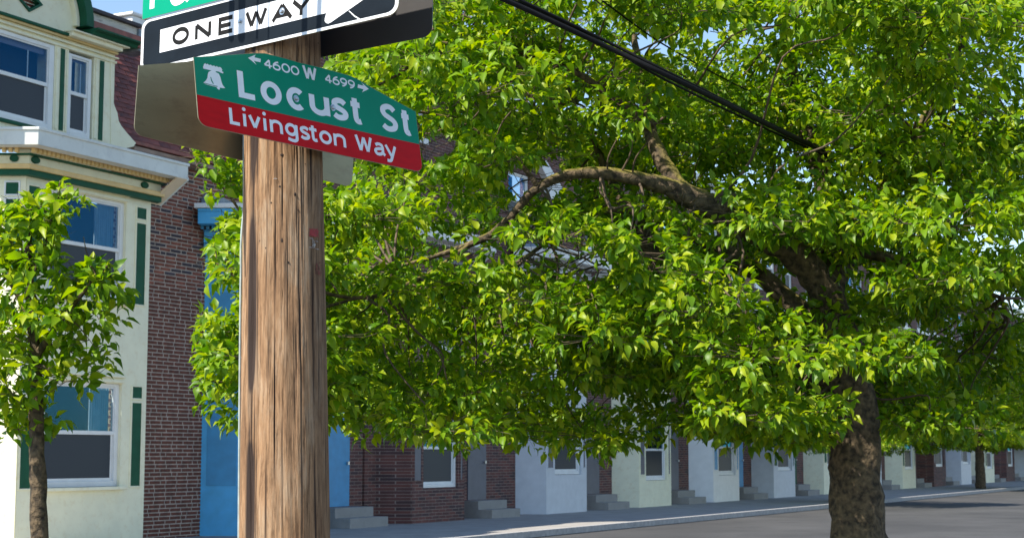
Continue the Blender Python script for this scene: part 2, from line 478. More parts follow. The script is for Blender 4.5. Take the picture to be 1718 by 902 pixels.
def window(parent, name, t0, t1, z0, z1, zr, o, fw=0.09, glass_in=0.05, cur=False, blind=None, frame_m=None, room=0.5):
    """sash window: t0..t1, z0..z1 are the glass limits, zr the meeting rail, o the frame's face"""
    fm = frame_m or whitep
    m = MB()
    m.box(t0-fw, t0, -o, -o+0.10, z0-fw, z1+fw*0.6); m.box(t1, t1+fw, -o, -o+0.10, z0-fw, z1+fw*0.6)
    m.box(t0, t1, -o, -o+0.10, z1, z1+fw*0.6); m.box(t0, t1, -o, -o+0.10, z0-fw, z0)
    w = m.build(name, fm, parent, bevel=0.006)
    r = MB(); r.box(t0, t1, -o+0.015, -o+0.075, zr-0.035, zr+0.035)
    ls = 0.055
    r.box(t0, t0+ls, -o+0.045, -o+0.085, z0, zr-0.035); r.box(t1-ls, t1, -o+0.045, -o+0.085, z0, zr-0.035); r.box(t0+ls, t1-ls, -o+0.045, -o+0.085, z0, z0+ls)
    us = 0.03
    r.box(t0, t0+us, -o+0.02, -o+0.06, zr+0.035, z1); r.box(t1-us, t1, -o+0.02, -o+0.06, zr+0.035, z1); r.box(t0+us, t1-us, -o+0.02, -o+0.06, z1-us, z1)
    r.build('sash', fm, w, bevel=0.004)
    p = MB(); p.box(t0+us, t1-us, -o+0.035, -o+0.041, zr+0.035, z1-us); p.build('upper_pane', glass, w)
    p = MB(); p.box(t0+ls, t1-ls, -o+0.06, -o+0.066, z0+ls, zr-0.035); p.build('lower_pane', glass, w)
    sc = MB(); sc.box(t0+ls, t1-ls, -o+0.046, -o+0.048, z0+ls, zr-0.035); sc.build('insect_screen', screenm, w)
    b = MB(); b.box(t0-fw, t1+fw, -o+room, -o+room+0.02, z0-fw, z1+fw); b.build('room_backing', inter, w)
    if cur:
        vs, fs = [], []
        n = 60; a, c = t0 + (t1-t0)*0.72, t1 - 0.02
        for i in range(n+1):
            x = a + (c-a)*i/n
            y = -o + 0.16 + 0.025*math.sin(i*0.9) + 0.01*math.sin(i*2.3)
            vs += [(x, y, z0+0.1), (x, y, z1-0.02)]
            if i: fs.append((2*i-2, 2*i, 2*i+1, 2*i-1))
        MB().add(vs, fs).build('curtain', curtain, w, smooth=True)
    if blind:
        b = MB(); b.box(t0+0.03, t1-0.03, -o+0.10, -o+0.11, z1-blind, z1); b.build('blind', blindm, w)
        b = MB(); b.box(t1-0.42*(t1-t0)*0.6, t1-0.42*(t1-t0)*0.6+0.02, -o+0.095, -o+0.105, zr+0.04, z1-blind); b.build('blind_cord', whitep, w)
    return w

# heights of the green house's bands, read at one column of its front
def zat(x, y, o): return tz(x, y, o)[1]
Z_GT, Z_GB = zat(150, 235.6, 0.6), zat(150, 262.9, 0.6)     # gutter
Z_DB = zat(150, 276, 0.33)                                 # under the dentils
Z_FT = zat(150, 279, 0.14)
Z_FB = zat(150, 298, 0.14)                                 # under the frieze
Z_YB = zat(150, 307, 0.14)
Z_BB = zat(150, 316, 0.06)                                 # under the green band
T_BAY = tz(252, 400, 0.0)[0]
T_GUT = tz(316, 279, 0.6)[0]
print('bay', T_BAY, T_GUT, Z_GT, Z_GB, Z_FB, Z_BB)

def panel(parent, t0, t1, z0, z1, o, m, name='inset_panel', fr=0.03, fm=None):
    """sunk panel: coloured field with a raised rim"""
    p = MB(); p.box(t0, t1, -o-0.006, -o+0.05, z0, z1); pp = p.build(name, m, parent)
    r = MB()
    r.box(t0-fr, t0, -o-0.018, -o+0.05, z0-fr, z1+fr); r.box(t1, t1+fr, -o-0.018, -o+0.05, z0-fr, z1+fr)
    r.box(t0, t1, -o-0.018, -o+0.05, z1, z1+fr); r.box(t0, t1, -o-0.018, -o+0.05, z0-fr, z0)
    r.build('panel_rim', fm or cream, pp, bevel=0.006)
    return pp

def disc(parent, cx, cz, o, rt, rz_, m, name='rosette'):
    n = 24
    poly = [(cx + rt*math.cos(-2*math.pi*k/n), cz + rz_*math.sin(-2*math.pi*k/n)) for k in range(n)][::-1]
    d = MB(); d.plate(poly, -o-0.03, -o+0.02); return d.build(name, m, parent, bevel=0.012)

def bay(H, t0, T, tg, mats, z, dent=0.11, floors=2):
    """bay window: cornice, walls and windows over two floors. mats: wall, trim, gutter, panel, window"""
    wall, trim, gut, pan, ochr = mats
    GT, GB, DB, FT, FB, YB, BB = z
    g = MB()
    sweep(g, 0.36, 0.60, GB, GT, tg, t0, SL+0.05, ret=False)
    sweep(g, 0.52, 0.625, GT-0.035, GT+0.02, tg+0.02, t0, SL+0.05, ret=False)
    g.build('gutter', gut, H, bevel=0.01)
    so = MB()                                            # sloping soffit from the gutter back to the wall
    for (o1, za, o2, zb) in ((0.60, GB-0.004, 0.30, DB+0.09),):
        vs = []
        for o, zz in ((o1, za), (o2, zb), (o2, zb+0.03), (o1, za+0.03)):
            vs += [(t0 + SL*EX + o*NX, SL*EY + o*NY, zz), (t0 - MIT*o, -o, zz), (tg, -o, zz)]
        so.add(vs, [(0,1,4,3),(1,2,5,4),(6,7,10,9),(7,8,11,10),(2,11,8,5)])
    so.build('soffit', tan if wall is cream else ochr, H)
    eb = MB()                                            # the soffit runs on past the bay to the wall
    for ta_, tb_ in ((T + 0.02, tg),):
        vs = []
        for o, zz in ((0.598, GB-0.006), (-0.05, BB-0.02), (-0.05, BB+0.02), (0.598, GB+0.03)):
            vs += [(ta_, -o, zz), (tb_, -o, zz)]
        eb.add(vs, [(0,1,3,2), (2,3,5,4), (4,5,7,6), (6,7,1,0), (0,2,4,6), (1,7,5,3)])
    eb.build('end_soffit', tan if wall is cream else ochr, H)
    eb = MB(); vs = []
    for o, zz in ((0.60, GB-0.015), (-0.05, BB-0.03), (-0.05, BB+0.10), (0.60, GB+0.05)):
        vs += [(tg-0.03, -o, zz), (tg+0.02, -o, zz)]
    eb.add(vs, [(0,1,3,2), (2,3,5,4), (4,5,7,6), (6,7,1,0), (0,2,4,6), (1,7,5,3)])
    eb.build('cornice_end_board', gut, H)
    d = MB()
    sweep(d, 0.10, 0.27, DB+0.08, DB+0.16, T+0.12, t0, SL)
    tt = t0 - MIT*0.3 + 0.02
    while tt < T + 0.1:
        d.box(tt, tt+dent*0.55, -0.33, -0.26, DB, DB+0.085); tt += dent
    s = 0.05
    while s < SL:
        lbox(d, s, s+dent*0.55, 0.26, 0.33, DB, DB+0.085, t0); s += dent
    dd = d.build('dentils', ochr, H); dd['kind'] = 'stuff'
    m = MB(); sweep(m, 0.10, 0.22, DB-0.03, DB-0.001, T+0.05, t0, SL); m.build('dark_moulding', trim, H)
    m = MB(); sweep(m, 0.0, 0.14, FB, DB-0.03, T+0.02, t0, SL); m.build('frieze', wall, H)
    m = MB(); sweep(m, 0.0, 0.20, YB+0.02, FB, T+0.04, t0, SL); sweep(m, 0.0, 0.205, FB-0.02, FB+0.012, T+0.045, t0, SL); m.build('frieze_moulding', ochr if wall is cream else wall, H, bevel=0.01)
    m = MB(); sweep(m, 0.0, 0.15, BB, YB+0.02, T+0.03, t0, SL); m.build('trim_band', trim, H)

# ---- the green and cream house at the left
H1 = empty('row_house', 'cream house with green trim, bay window and dormer at the left', 'house', P0, RZ)
zz1 = (Z_GT, Z_GB, Z_DB, Z_FT, Z_FB, Z_YB, Z_BB)
bay(H1, 0.0, T_BAY, T_GUT, (cream, green, gutterm, green, ochre), zz1)
for x, y in ((59.5, 269.7), (242.6, 311.6)):
    a = tz(x, y, 0.15); disc(H1, a[0], a[1]+0.012, 0.145, 0.10, 0.062, green)
# rosette on the left return
ctr = on_plane(24, 265.7, P0 + Vector((0, -0.15, 0)), Vector((0, -1, 0)))
sL = (P0.x - ctr.x)
dm = MB()
n = 24
vs = []
for o in (0.12, 0.175):
    for k in range(n):
        a = 2*math.pi*k/n
        s = sL + 0.075*math.cos(a); zc = ctr.z + 0.06*math.sin(a)
        vs.append((s*EX + o*NX, s*EY + o*NY, zc))
dm.add(vs, [tuple(range(n, 2*n)), tuple(range(n-1, -1, -1))] + [(k, (k+1)%n, n+(k+1)%n, n+k) for k in range(n)])
dm.build('rosette', green, H1)

# bay wall with openings, upper floor as in the photograph, lower floor repeated below
tw0, tw1 = tz(84, 400, -0.06)[0], tz(201, 400, -0.06)[0]
zw1 = zat(180, 340.5, -0.06); zr = zat(143, 410.5, -0.05); zw0 = zr - (zw1 - zr) * 1.03
DZ = 3.35
wl = MB()
fwid = 0.10
for k in range(2):
    dz = -DZ * k
    top = Z_BB if k == 0 else zw0 - 0.12 - 0.55
    bot = zw0 - fwid + dz
    wl.box(0.02, tw0-fwid, 0.0, 0.2, bot, top)
    wl.box(tw1+fwid, T_BAY, 0.0, 0.2, bot, top)
    wl.box(tw0-fwid, tw1+fwid, 0.0, 0.2, zw1+0.06+dz, top)
wl.box(0.02, T_BAY, 0.0, 0.2, zw0-0.67, zw0-fwid)
wl.box(0.02, T_BAY, 0.0, 0.2, -0.05, zw0-fwid-DZ)
for k in range(1):
    lbox(wl, 0.0, SL, -0.2, 0.0, -0.05, Z_BB)
# right return
poly = [(T_BAY, 0.0), (T_BAY - SL*EX, PROJ), (T_BAY - SL*EX - 0.2, PROJ), (T_BAY-0.02, 0.19)]
wl.prism(poly, -0.05, Z_BB)
w1 = wl.build('bay_wall', cream, H1)
for k in range(2):
    window(H1, 'window', tw0, tw1, zw0 - DZ*k, zw1 - DZ*k, zr - DZ*k, -0.06, fw=fwid, cur=True, room=0.7)
    zc = zw1 - DZ*k
    mh = MB(); mh.box(tw0-fwid-0.02, tw1+fwid+0.03, -0.035, 0.02, zc+0.075, zc+0.13); mh.box(tw0-fwid-0.02, tw1+fwid+0.05, -0.06, 0.02, zc+0.17, zc+0.205)
    mh.build('window_head_moulding', cream, H1, bevel=0.008)
    sb = MB(); sb.box(tw0-0.2, tw1+0.2, -0.10, 0.1, zw0-DZ*k-fwid-0.06, zw0-DZ*k-fwid); sb.build('window_sill', cream, H1, bevel=0.01)
# pilaster panels, front face
a = tz(230, 350, 0.0); b = tz(246, 369, 0.0)
zpt, zpb = zat(238, 349, 0), zat(238, 367.5, 0)
zlt = zat(236, 375, 0)
tp0, tp1 = tz(228.5, 400, 0)[0], tz(244, 400, 0)[0]
for k in range(2):
    panel(H1, tp0, tp1, zpb-DZ*k, zpt-DZ*k, 0.0, green); panel(H1, tp0, tp1, zw0-0.1-DZ*k, zlt-DZ*k, 0.0, green)
    tq0, tq1 = tz(48, 320, 0)[0], tz(66, 320, 0)[0]
    panel(H1, tq0, tq1, zpb-DZ*k, zpt-DZ*k, 0.0, green); panel(H1, tq0, tq1, zw0-0.1-DZ*k, zlt-DZ*k, 0.0, green)
# panels on the left return, facing the sun
for (ya, yb, nm) in ((306, 325.5, 'a'), (334, 470, 'b')):
    q0 = on_plane(10.5, ya, P0, Vector((0, -1, 0))); q1 = on_plane(31, yb, P0, Vector((0, -1, 0)))
    s1, s0 = P0.x - q0.x, P0.x - q1.x
    pm = MB(); lbox(pm, s0, s1, -0.05, 0.006, q1.z, q0.z); pp = pm.build('inset_panel', green, H1)
    rm = MB(); f_ = 0.03
    lbox(rm, s0-f_, s0, -0.05, 0.018, q1.z-f_, q0.z+f_); lbox(rm, s1, s1+f_, -0.05, 0.018, q1.z-f_, q0.z+f_)
    lbox(rm, s0, s1, -0.05, 0.018, q0.z, q0.z+f_); lbox(rm, s0, s1, -0.05, 0.018, q1.z-f_, q1.z)
    rm.build('panel_rim', whitep, pp, bevel=0.006)

# ---- dormer
OD = -0.25
def td(x, y=150, o=OD): return tz(x, y, o)[0]
zd1 = zat(82, 80.5, OD); zd0 = zat(80, 209.0, OD); zdr = zat(86.5, 144.0, OD)
dl0, dl1 = td(82) - 1.75, td(82)
ds0, ds1 = td(119.5), td(148.5)
tR = td(191.5)
ZBAND0 = zat(100, 56.5, OD+0.08); ZBAND1 = zat(100, 50.5, OD+0.12)
dw = MB()
zb = zd0 - 0.5
f1 = td(90.5) - dl1
fs_ = ds0 - td(114)
dw.box(dl0-0.8, dl0-f1, -OD, -OD+0.5, zb, zd1+0.08)
dw.box(dl1+f1, ds0-fs_, -OD, -OD+0.5, zb, zd1+0.08)
dw.box(ds1+f1, tR, -OD, -OD+0.5, zb, zd1+0.08)
dw.box(dl0-0.8, tR, -OD, -OD+0.5, zd1+0.08, ZBAND0)
dw.box(dl0-f1, dl1+f1, -OD, -OD+0.5, zb, zd0-0.1); dw.box(ds0-fs_, ds1+f1, -OD, -OD+0.5, zb, zd0-0.1)
D1 = dw.build('dormer', cream, H1)
window(H1, 'window', dl0, dl1, zd0, zd1, zdr, OD-0.01, fw=f1-0.004, blind=0.12, room=0.4)
window(H1, 'window', ds0, ds1, zd0, zd1-0.02, zdr-0.015, OD-0.01, fw=min(f1, fs_)-0.004, blind=0.06, room=0.4)
for xa, xb in ((100, 107), (166.5, 173.5)):
    st = MB(); st.box(td(xa), td(xb), -OD-0.012, -OD+0.02, zd0-0.05, zd1+0.06); st.build('green_strip', green, D1, bevel=0.004)
for xa, xb in ((92.5, 96.5), (110, 113), (159, 163.5)):
    st = MB(); st.box(td(xa), td(xb), -OD-0.02, -OD+0.02, zd0-0.05, zd1+0.06); st.build('casing', cream, D1, bevel=0.006)
hd = MB(); hd.box(dl0-0.8, tR+0.03, -OD-0.03, -OD+0.1, zd1+0.085, zd1+0.13); hd.box(dl0-0.8, tR+0.05, -OD-0.06, -OD+0.1, zd1+0.17, zd1+0.20)
hd.build('head_moulding', cream, D1, bevel=0.008)
sm = MB(); sm.box(dl0-0.8, td(189, 240), -OD-0.05, -OD+0.1, zd0-0.155, zd0-0.09); sm.build('green_sill', green, D1, bevel=0.008)
bd = MB(); bd.box(dl0-0.8, td(203, 85, OD+0.1), -OD-0.12, -OD+0.2, ZBAND0, ZBAND1); bd.build('green_band', green, D1, bevel=0.008)
od = MB(); od.box(dl0-0.8, td(201, 85, OD+0.1), -OD-0.07, -OD+0.2, ZBAND0-0.04, ZBAND0-0.002); od.build('ochre_bead', ochre, D1)
# arched pediment
zs = zat(127.5, 45.5, OD+0.02)
R = 1.02
tc_ = td(127.5, 45, OD) - R
arc = [(tc_ + R*math.cos(a), zs + R*math.sin(a)) for a in np.linspace(0, math.pi, 33)]
dcx, dcz = td(49, 0, OD), zat(49, 2, OD)
hx, hz = 0.30, 0.19
ty = MB()
base = [(tc_-R, ZBAND1-0.02), (tc_+R, ZBAND1-0.02)]
dia = [(dcx, dcz-hz), (dcx+hx, dcz), (dcx, dcz+hz), (dcx-hx, dcz)]
# tympanum with a real diamond hole: two halves joined at the diamond's ends
rightarc = [p for p in arc if p[0] > dcx]; leftarc = [p for p in arc if p[0] <= dcx]
half1 = [(dcx, ZBAND1-0.02), (tc_+R, ZBAND1-0.02)] + rightarc + [(dcx, leftarc[0][1]+0.001), dia[2], dia[1], dia[0]]
half2 = [(dcx, ZBAND1-0.02), dia[0], dia[3], dia[2], (dcx, leftarc[0][1]+0.001)] + leftarc + [(tc_-R, ZBAND1-0.02)]
ty.plate(half1, -OD+0.0, -OD+0.25); ty.plate(half2, -OD+0.0, -OD+0.25)
T1 = ty.build('pediment', cream, H1, tri=True)
fr = MB()
sc_ = lambda k: [(dcx + (p[0]-dcx)*k, dcz + (p[1]-dcz)*k) for p in dia]
oi, ii = sc_(1.06), sc_(0.78)
for i in range(4):
    j = (i+1) % 4
    fr.plate([oi[i], oi[j], ii[j], ii[i]], -OD-0.03, -OD+0.12)
fr.build('diamond_frame', green, T1)
lv = MB()
for k in range(6):
    z0 = dcz - hz + 0.03 + k*0.065
    hw = hx * (1 - abs(z0 + 0.02 - dcz)/hz)
    if hw > 0.02:
        lv.add([(dcx-hw, -OD+0.05, z0), (dcx+hw, -OD+0.05, z0), (dcx+hw, -OD+0.12, z0+0.05), (dcx-hw, -OD+0.12, z0+0.05)], [(0,1,2,3)])
        lv.add([(dcx-hw, -OD+0.05, z0), (dcx-hw, -OD+0.12, z0+0.05), (dcx-hw, -OD+0.12, z0+0.06), (dcx-hw, -OD+0.05, z0+0.01)], [(0,1,2,3)])
lv.build('louvre', cream, T1)
bk = MB(); bk.box(dcx-hx, dcx+hx, -OD+0.2, -OD+0.24, dcz-hz, dcz+hz); bk.build('louvre_backing', inter, T1)
ar = MB()
def ring(mb, r0, r1, y0, y1, a0=0, a1=math.pi, n=40):
    vs, fs = [], []
    for i, a in enumerate(np.linspace(a0, a1, n+1)):
        c, s = math.cos(a), math.sin(a)
        for r, y in ((r0,y0),(r1,y0),(r1,y1),(r0,y1)):
            vs.append((tc_ + r*c, y, zs + r*s))
        if i:
            b = 4*i
            for k in range(4):
                k2 = (k+1) % 4
                fs.append((b-4+k, b-4+k2, b+k2, b+k))
    fs += [(0,1,2,3), (4*n+3, 4*n+2, 4*n+1, 4*n)]
    mb.add(vs, fs)
ring(ar, R-0.005, R+0.20, -OD-0.26, -OD+0.5); ar.build('arch_moulding', green, T1, bevel=0.015)
ar = MB(); ring(ar, R-0.09, R-0.006, -OD-0.10, -OD+0.2); ar.build('arch_bead', cream, T1, bevel=0.01)
# eaves cornice right of the arch
OE = 0.02
ec = MB()
zc1 = zat(150, 56.5, OE); zc0 = zat(150, 65.5, OE-0.08)
te1 = td(219, 75, OE)
ec.box(td(126, 50, OE), te1, -OE, -OD+0.2, zc0+0.04, zc1); ec.box(td(122, 55, OE-0.07), te1-0.12, -OE+0.07, -OD+0.2, zc0-0.04, zc0+0.04)
ec.build('eaves_moulding', cream, D1, bevel=0.012)
eg = MB()
zg1 = zat(150, 43, OE+0.1)
pr = [(OE+0.02, zc1+0.002), (OE+0.05, zc1+0.06), (OE+0.16, zg1-0.03), (OE+0.16, zg1), (OE-0.35, zg1), (OE-0.35, zc1+0.002)]
n = len(pr); ta, tb = tc_+R+0.12, td(236, 68, OE+0.1)
vs = [(ta, -o, z) for o, z in pr] + [(tb, -o, z) for o, z in pr]
eg.add(vs, [tuple(range(n-1,-1,-1)), tuple(range(n, 2*n))] + [(i, (i+1)%n, n+(i+1)%n, n+i) for i in range(n)])
eg.build('eaves_gutter', green, D1)
# upper roof: red strip, flaking board, coping
OU = -0.35
zu0 = zat(180, 53, OU); zu1 = zat(180, 46.0, OU-0.1); zu2 = zat(180, 29.5, OU-0.1); zu3 = zat(180, 21.5, OU-0.05)
tU0, tU1 = tc_-R, td(230, 50, OU-0.1)
u = MB(); u.box(tU0, tU1+0.1, -OU, -OU+1.8, zu0-0.1, zu1); u.build('red_flashing', slate, H1)
u = MB(); u.box(tU0, tU1, -OU+0.1, -OU+1.8, zu1, zu2); u.build('flaking_board', peel, H1, bevel=0.008)
u = MB(); u.box(tU0, tU1+0.05, -OU+0.02, -OU+2.5, zu2, zu3); u.build('roof_coping', coping, H1, bevel=0.01)
u = MB(); u.box(tU1+0.01, tU1+0.35, -OU+0.05, -OU+0.5, zu0-0.15, zu2-0.02); u.build('lead_flashing', lead, H1, bevel=0.01)
# party wall parapet of the next house, seen against the sky
u = MB(); pt = td(226, 20, -0.7)
u.box(pt, pt+0.45, 0.75, 7.0, zat(226, 40, -0.7), zat(226, 25, -0.7)); u.box(pt-0.06, pt+0.5, 0.7, 7.0, zat(226, 25, -0.7), zat(226, 19.5, -0.7))
u.build('parapet', whitep, H1, bevel=0.02)
# ragged plaster edge of the dormer
pl = [(185.5,95),(192.3,95),(190,158),(188,165),(193,180),(197,190),(199,203),(204,212),(212,222),(219,230),(228,240),(224,246),(206,250),(186,247)]
poly = [tz(x, y, OD+0.01) for x, y in pl]
rg = MB(); rg.plate(poly[::-1], -OD-0.012, -OD+0.3); rg.build('ragged_plaster_edge', cream, D1, tri=True)
# ---- mansard roof with slates
ZE = zat(300, 262, -0.45)
ZTOP = zu0 + 0.95
OM0, OM1 = -0.42, -1.95
rf = MB()
tM0, tM1 = td(150), td(480, 300)
rf.add([(tM0, -OM0+0.05, ZE), (tM1, -OM0+0.05, ZE), (tM1, -OM1+0.05, ZTOP), (tM0, -OM1+0.05, ZTOP), (tM0, -OM1+2.5, ZTOP), (tM1, -OM1+2.5, ZTOP), (tM1, -OM0+1, ZE), (tM0, -OM0+1, ZE)],
       [(0,1,2,3), (3,2,5,4), (0,7,6,1), (1,6,5,2), (0,3,4,7)])
RF = rf.build('mansard_roof', coping, H1)
nrow = 26
slv = []
for kind in range(3):
    m = MB()
    w = 0.30; hgt = (ZTOP-ZE)/nrow*1.25; th = 0.048
    dy = (OM0-OM1)/(ZTOP-ZE)*hgt
    jit = [random.uniform(-0.012, 0.012) for _ in range(3)]
    m.add([(-w/2, -th-0.016, jit[0]), (w/2, -th-0.016, jit[1]), (w/2, dy-th, hgt), (-w/2, dy-th, hgt),
           (-w/2, -0.006, jit[0]), (w/2, -0.006, jit[1]), (w/2, dy-0.002, hgt), (-w/2, dy-0.002, hgt)],
          [(0,1,2,3), (4,7,6,5), (0,4,5,1), (1,5,6,2), (3,2,6,7), (0,3,7,4)])
    slv.append(m.mesh('slate', slate))
far_sl = MB()
for r in range(nrow):
    z = ZE + (ZTOP-ZE)*r/nrow
    y = -OM0 + (OM0-OM1)*r/nrow + 0.05
    t = tM0 + (0.15 if r % 2 else 0) + 0.15
    while t < tM1 - 0.2:
        if td(180) < t < td(322, 250):
            o = link(bpy.data.objects.new('slate', slv[random.randrange(3)]), RF)
            o.location = (t, y, z)
            o.rotation_euler = (0, random.uniform(-0.02, 0.02), 0)
        else:
            me = slv[0]
            far_sl.add([(v.co.x + t, v.co.y + y, v.co.z + z) for v in me.vertices], [tuple(p.vertices) for p in me.polygons])
        t += 0.31
fs_o = far_sl.build('slate_courses', slate, RF); fs_o['kind'] = 'stuff'
# eave boards over the brick
for (xa, ya, yb, o, mm, nm) in ((224, 234.5, 241, -0.33, slate, 'slate_edge'), (226, 244, 251.5, -0.36, oldwood, 'eave_board'), (230, 253, 257, -0.5, oldwood, 'eave_board')):
    e = MB(); e.box(td(xa, ya, o), td(420, ya, o), -o, -o+0.25, zat(xa, yb, o), zat(xa, ya, o)); e.build(nm, mm, H1, bevel=0.008)

# ---- brick wall between the green bay and the blue bay: real bricks
tB0, tB1 = T_BAY - 0.3, tz(420, 400, -PROJ)[0]
ZBT = zat(300, 262, -PROJ) + 0.1
bw = MB(); bw.box(tB0, tB1, PROJ, PROJ+0.3, -0.05, ZBT)
BW = bw.build('brick_wall', mortar, H1)
CH, BL_ = 0.0775, 0.335
def brick_mesh(L, m):
    mb = MB(); e = 0.006
    h, d = CH - 0.017, 0.012
    mb.add([(0,-d,e),(L,-d,e),(L,-d,h-e),(0,-d,h-e),(-e,0.01,0),(L+e,0.01,0),(L+e,0.01,h),(-e,0.01,h)], [(0,1,2,3),(0,4,5,1),(1,5,6,2),(2,6,7,3),(3,7,4,0)])
    return mb.mesh('brick', m)
bm_r, bm_h, bm_d, bm_hd = brick_mesh(BL_-0.042, brickm), brick_mesh(BL_/2-0.042, brickm), brick_mesh(BL_-0.042, brickd), brick_mesh(BL_/2-0.042, brickd)
cand = []
z, row = -0.03, 0
while z < ZBT - CH:
    t = tB0 + (0.17 if row % 2 else 0.03)
    while t < tB1 - BL_:
        if random.random() < 0.16:
            cand.append((t, z, BL_/2, random.random() < 0.6)); t += BL_/2
        else:
            cand.append((t, z, BL_, random.random() < 0.17)); t += BL_
    z += CH; row += 1
zlow = zat(300, 478, -PROJ)
tvis = T_BAY - 0.02 + 0.5
near = [c for c in cand if c[1] > zlow - 0.1 and c[0] > T_BAY + 0.3]
near.sort(key=lambda c: c[0])
near = near[:300]
ns = set((c[0], c[1]) for c in near)
rest = MB(); 
for t, z, L_, dk in cand:
    if (t, z) in ns:
        me = (bm_hd if dk else bm_h) if L_ < 0.2 else (bm_d if dk else bm_r)
        o = link(bpy.data.objects.new('brick', me), BW); o.location = (t, PROJ, z)
        o.rotation_euler = (random.uniform(-.02,.02), 0, random.uniform(-.012,.012))
    else:
        e, h, d, L2 = 0.006, CH-0.017, 0.012, L_-0.042
        rest.add([(t,PROJ-d,z+e),(t+L2,PROJ-d,z+e),(t+L2,PROJ-d,z+h-e),(t,PROJ-d,z+h-e),(t-e,PROJ+.01,z),(t+L2+e,PROJ+.01,z),(t+L2+e,PROJ+.01,z+h),(t-e,PROJ+.01,z+h)], [(0,1,2,3),(0,4,5,1),(1,5,6,2),(2,6,7,3),(3,7,4,0)])
rr = rest.build('lower_bricks', brickm, BW); rr['kind'] = 'stuff'

# ---- generic neighbours
def neighbour(label, t0, T, bmats, zshift, name='row_house', flat=True, width=6.6, frame=None, group=None, wx=None, zwin=(8.35, 9.85)):
    """house along the row: brick front over three floors, two storey bay, windows and parapet"""
    base = row_point(t0, 0)
    H = empty(name, label, 'house', base, RZ, group)
    z = tuple(v + zshift for v in zz1)
    bay(H, 0.0, T, T + 0.55, bmats, z)
    wallm = bmats[0]
    a0, a1 = T*0.25, T*0.83
    b = MB()
    tops = (z[6], z[6] - DZ)
    z1s = [z[6] - 0.35, z[6] - 0.35 - DZ]; z0s = [v - 1.75 for v in z1s]
    for k in range(2):
        top = z[6] if k == 0 else z0s[0] - 0.6
        b.box(0.02, a0-0.1, 0, 0.2, z0s[k]-0.1, top); b.box(a1+0.1, T, 0, 0.2, z0s[k]-0.1, top); b.box(a0-0.1, a1+0.1, 0, 0.2, z1s[k]+0.06, top)
    b.box(0.02, T, 0, 0.2, z0s[0]-0.6, z0s[0]-0.1); b.box(0.02, T, 0, 0.2, -0.05, z0s[1]-0.1)
    lbox(b, 0, SL, -0.2, 0.0, -0.05, z[6])
    b.prism([(T, 0), (T - SL*EX, PROJ), (T - SL*EX - 0.2, PROJ), (T-0.02, 0.19)], -0.05, z[6])
    b.build('bay_wall', wallm, H)
    for k in range(2):
        window(H, 'window', a0, a1, z0s[k], z1s[k], (z0s[k]+z1s[k])/2, -0.06, frame_m=frame)
        panel(H, 0.12, a0-0.22, z0s[k]+0.1, z1s[k], 0.0, bmats[1], fm=wallm); panel(H, a1+0.22, T-0.12, z0s[k]+0.1, z1s[k], 0.0, bmats[1], fm=wallm)
    for s0, s1 in (((0.12, SL-0.12),) if wallm is blue else ()):
        pm = MB(); lbox(pm, s0, s1, -0.05, 0.012, 1.0, z[6]-0.9); lbox(pm, s0, s1, -0.05, 0.012, z[6]-0.7, z[6]-0.15); pm.build('side_panel', bmats[1], H)
    bf = MB()                                            # flashing over the bay
    for o, zz in ((0.55, z[0]),):
        vs = [(SL*EX + o*NX, SL*EY + o*NY, zz), (-MIT*o, -o, zz), (T+0.5, -o, zz), (T+0.5, PROJ, zz+0.28), (SL*EX-0.15, PROJ, zz+0.28)]
        bf.add(vs + [(v[0], v[1], v[2]+0.02) for v in vs], [(5,6,7,8,9), (4,3,2,1,0), (0,1,6,5), (1,2,7,6), (2,3,8,7), (3,4,9,8), (4,0,5,9)])
    bf.build('bay_roof', lead, H)
    ZT = 11.6
    w = MB(); o = PROJ
    wx = wx or [(T*0.1+0.2, T*0.1+1.1), (T*0.6+0.3, T*0.6+1.2), (T+1.4, T+2.4)]
    zz0, zz1_ = zwin
    l, r = -0.9, width - 0.9
    if bmats[0] is blue:
        l = 1.2
    xs = [l] + [q for p in wx for q in (p[0]-0.09, p[1]+0.09)] + [r]
    w.box(l, r, o, o+0.3, -0.05, zz0-0.1); w.box(l, r, o, o+0.3, zz1_+0.06, ZT)
    for i in range(0, len(xs), 2):
        w.box(xs[i], xs[i+1], o, o+0.3, zz0-0.1, zz1_+0.06)
    w.build('brick_wall', brickfar, H)
    for p in wx:
        window(H, 'window', p[0], p[1], zz0, zz1_, (zz0+zz1_)/2, -o-0.05)
        s = MB(); s.box(p[0]-0.2, p[1]+0.2, o-0.07, o+0.1, zz0-0.24, zz0-0.102); s.build('window_sill', whitep, H)
    pp = MB(); pp.box(l, r, o-0.28, o+0.3, ZT-0.25, ZT); pp.box(l, r, o-0.16, o, ZT-0.5, ZT-0.25); pp.build('parapet_cornice', frame or whitep, H, bevel=0.01)
    # front door and step
    dr = MB(); dr.box(T+1.5, T+2.5, o-0.03, o+0.02, 0.45, 2.75); d = dr.build('door', bmats[1], H)
    kn = MB(); kn.box(T+2.35, T+2.42, o-0.09, o-0.03, 1.4, 1.47); kn.build('handle', steel, d)
    st = MB(); st.box(T+1.2, T+2.8, o-0.9, o-0.04, 0.0, 0.22); st.box(T+1.2, T+2.8, o-0.5, o-0.04, 0.22, 0.44); st.build('step', paving, H)
    return H

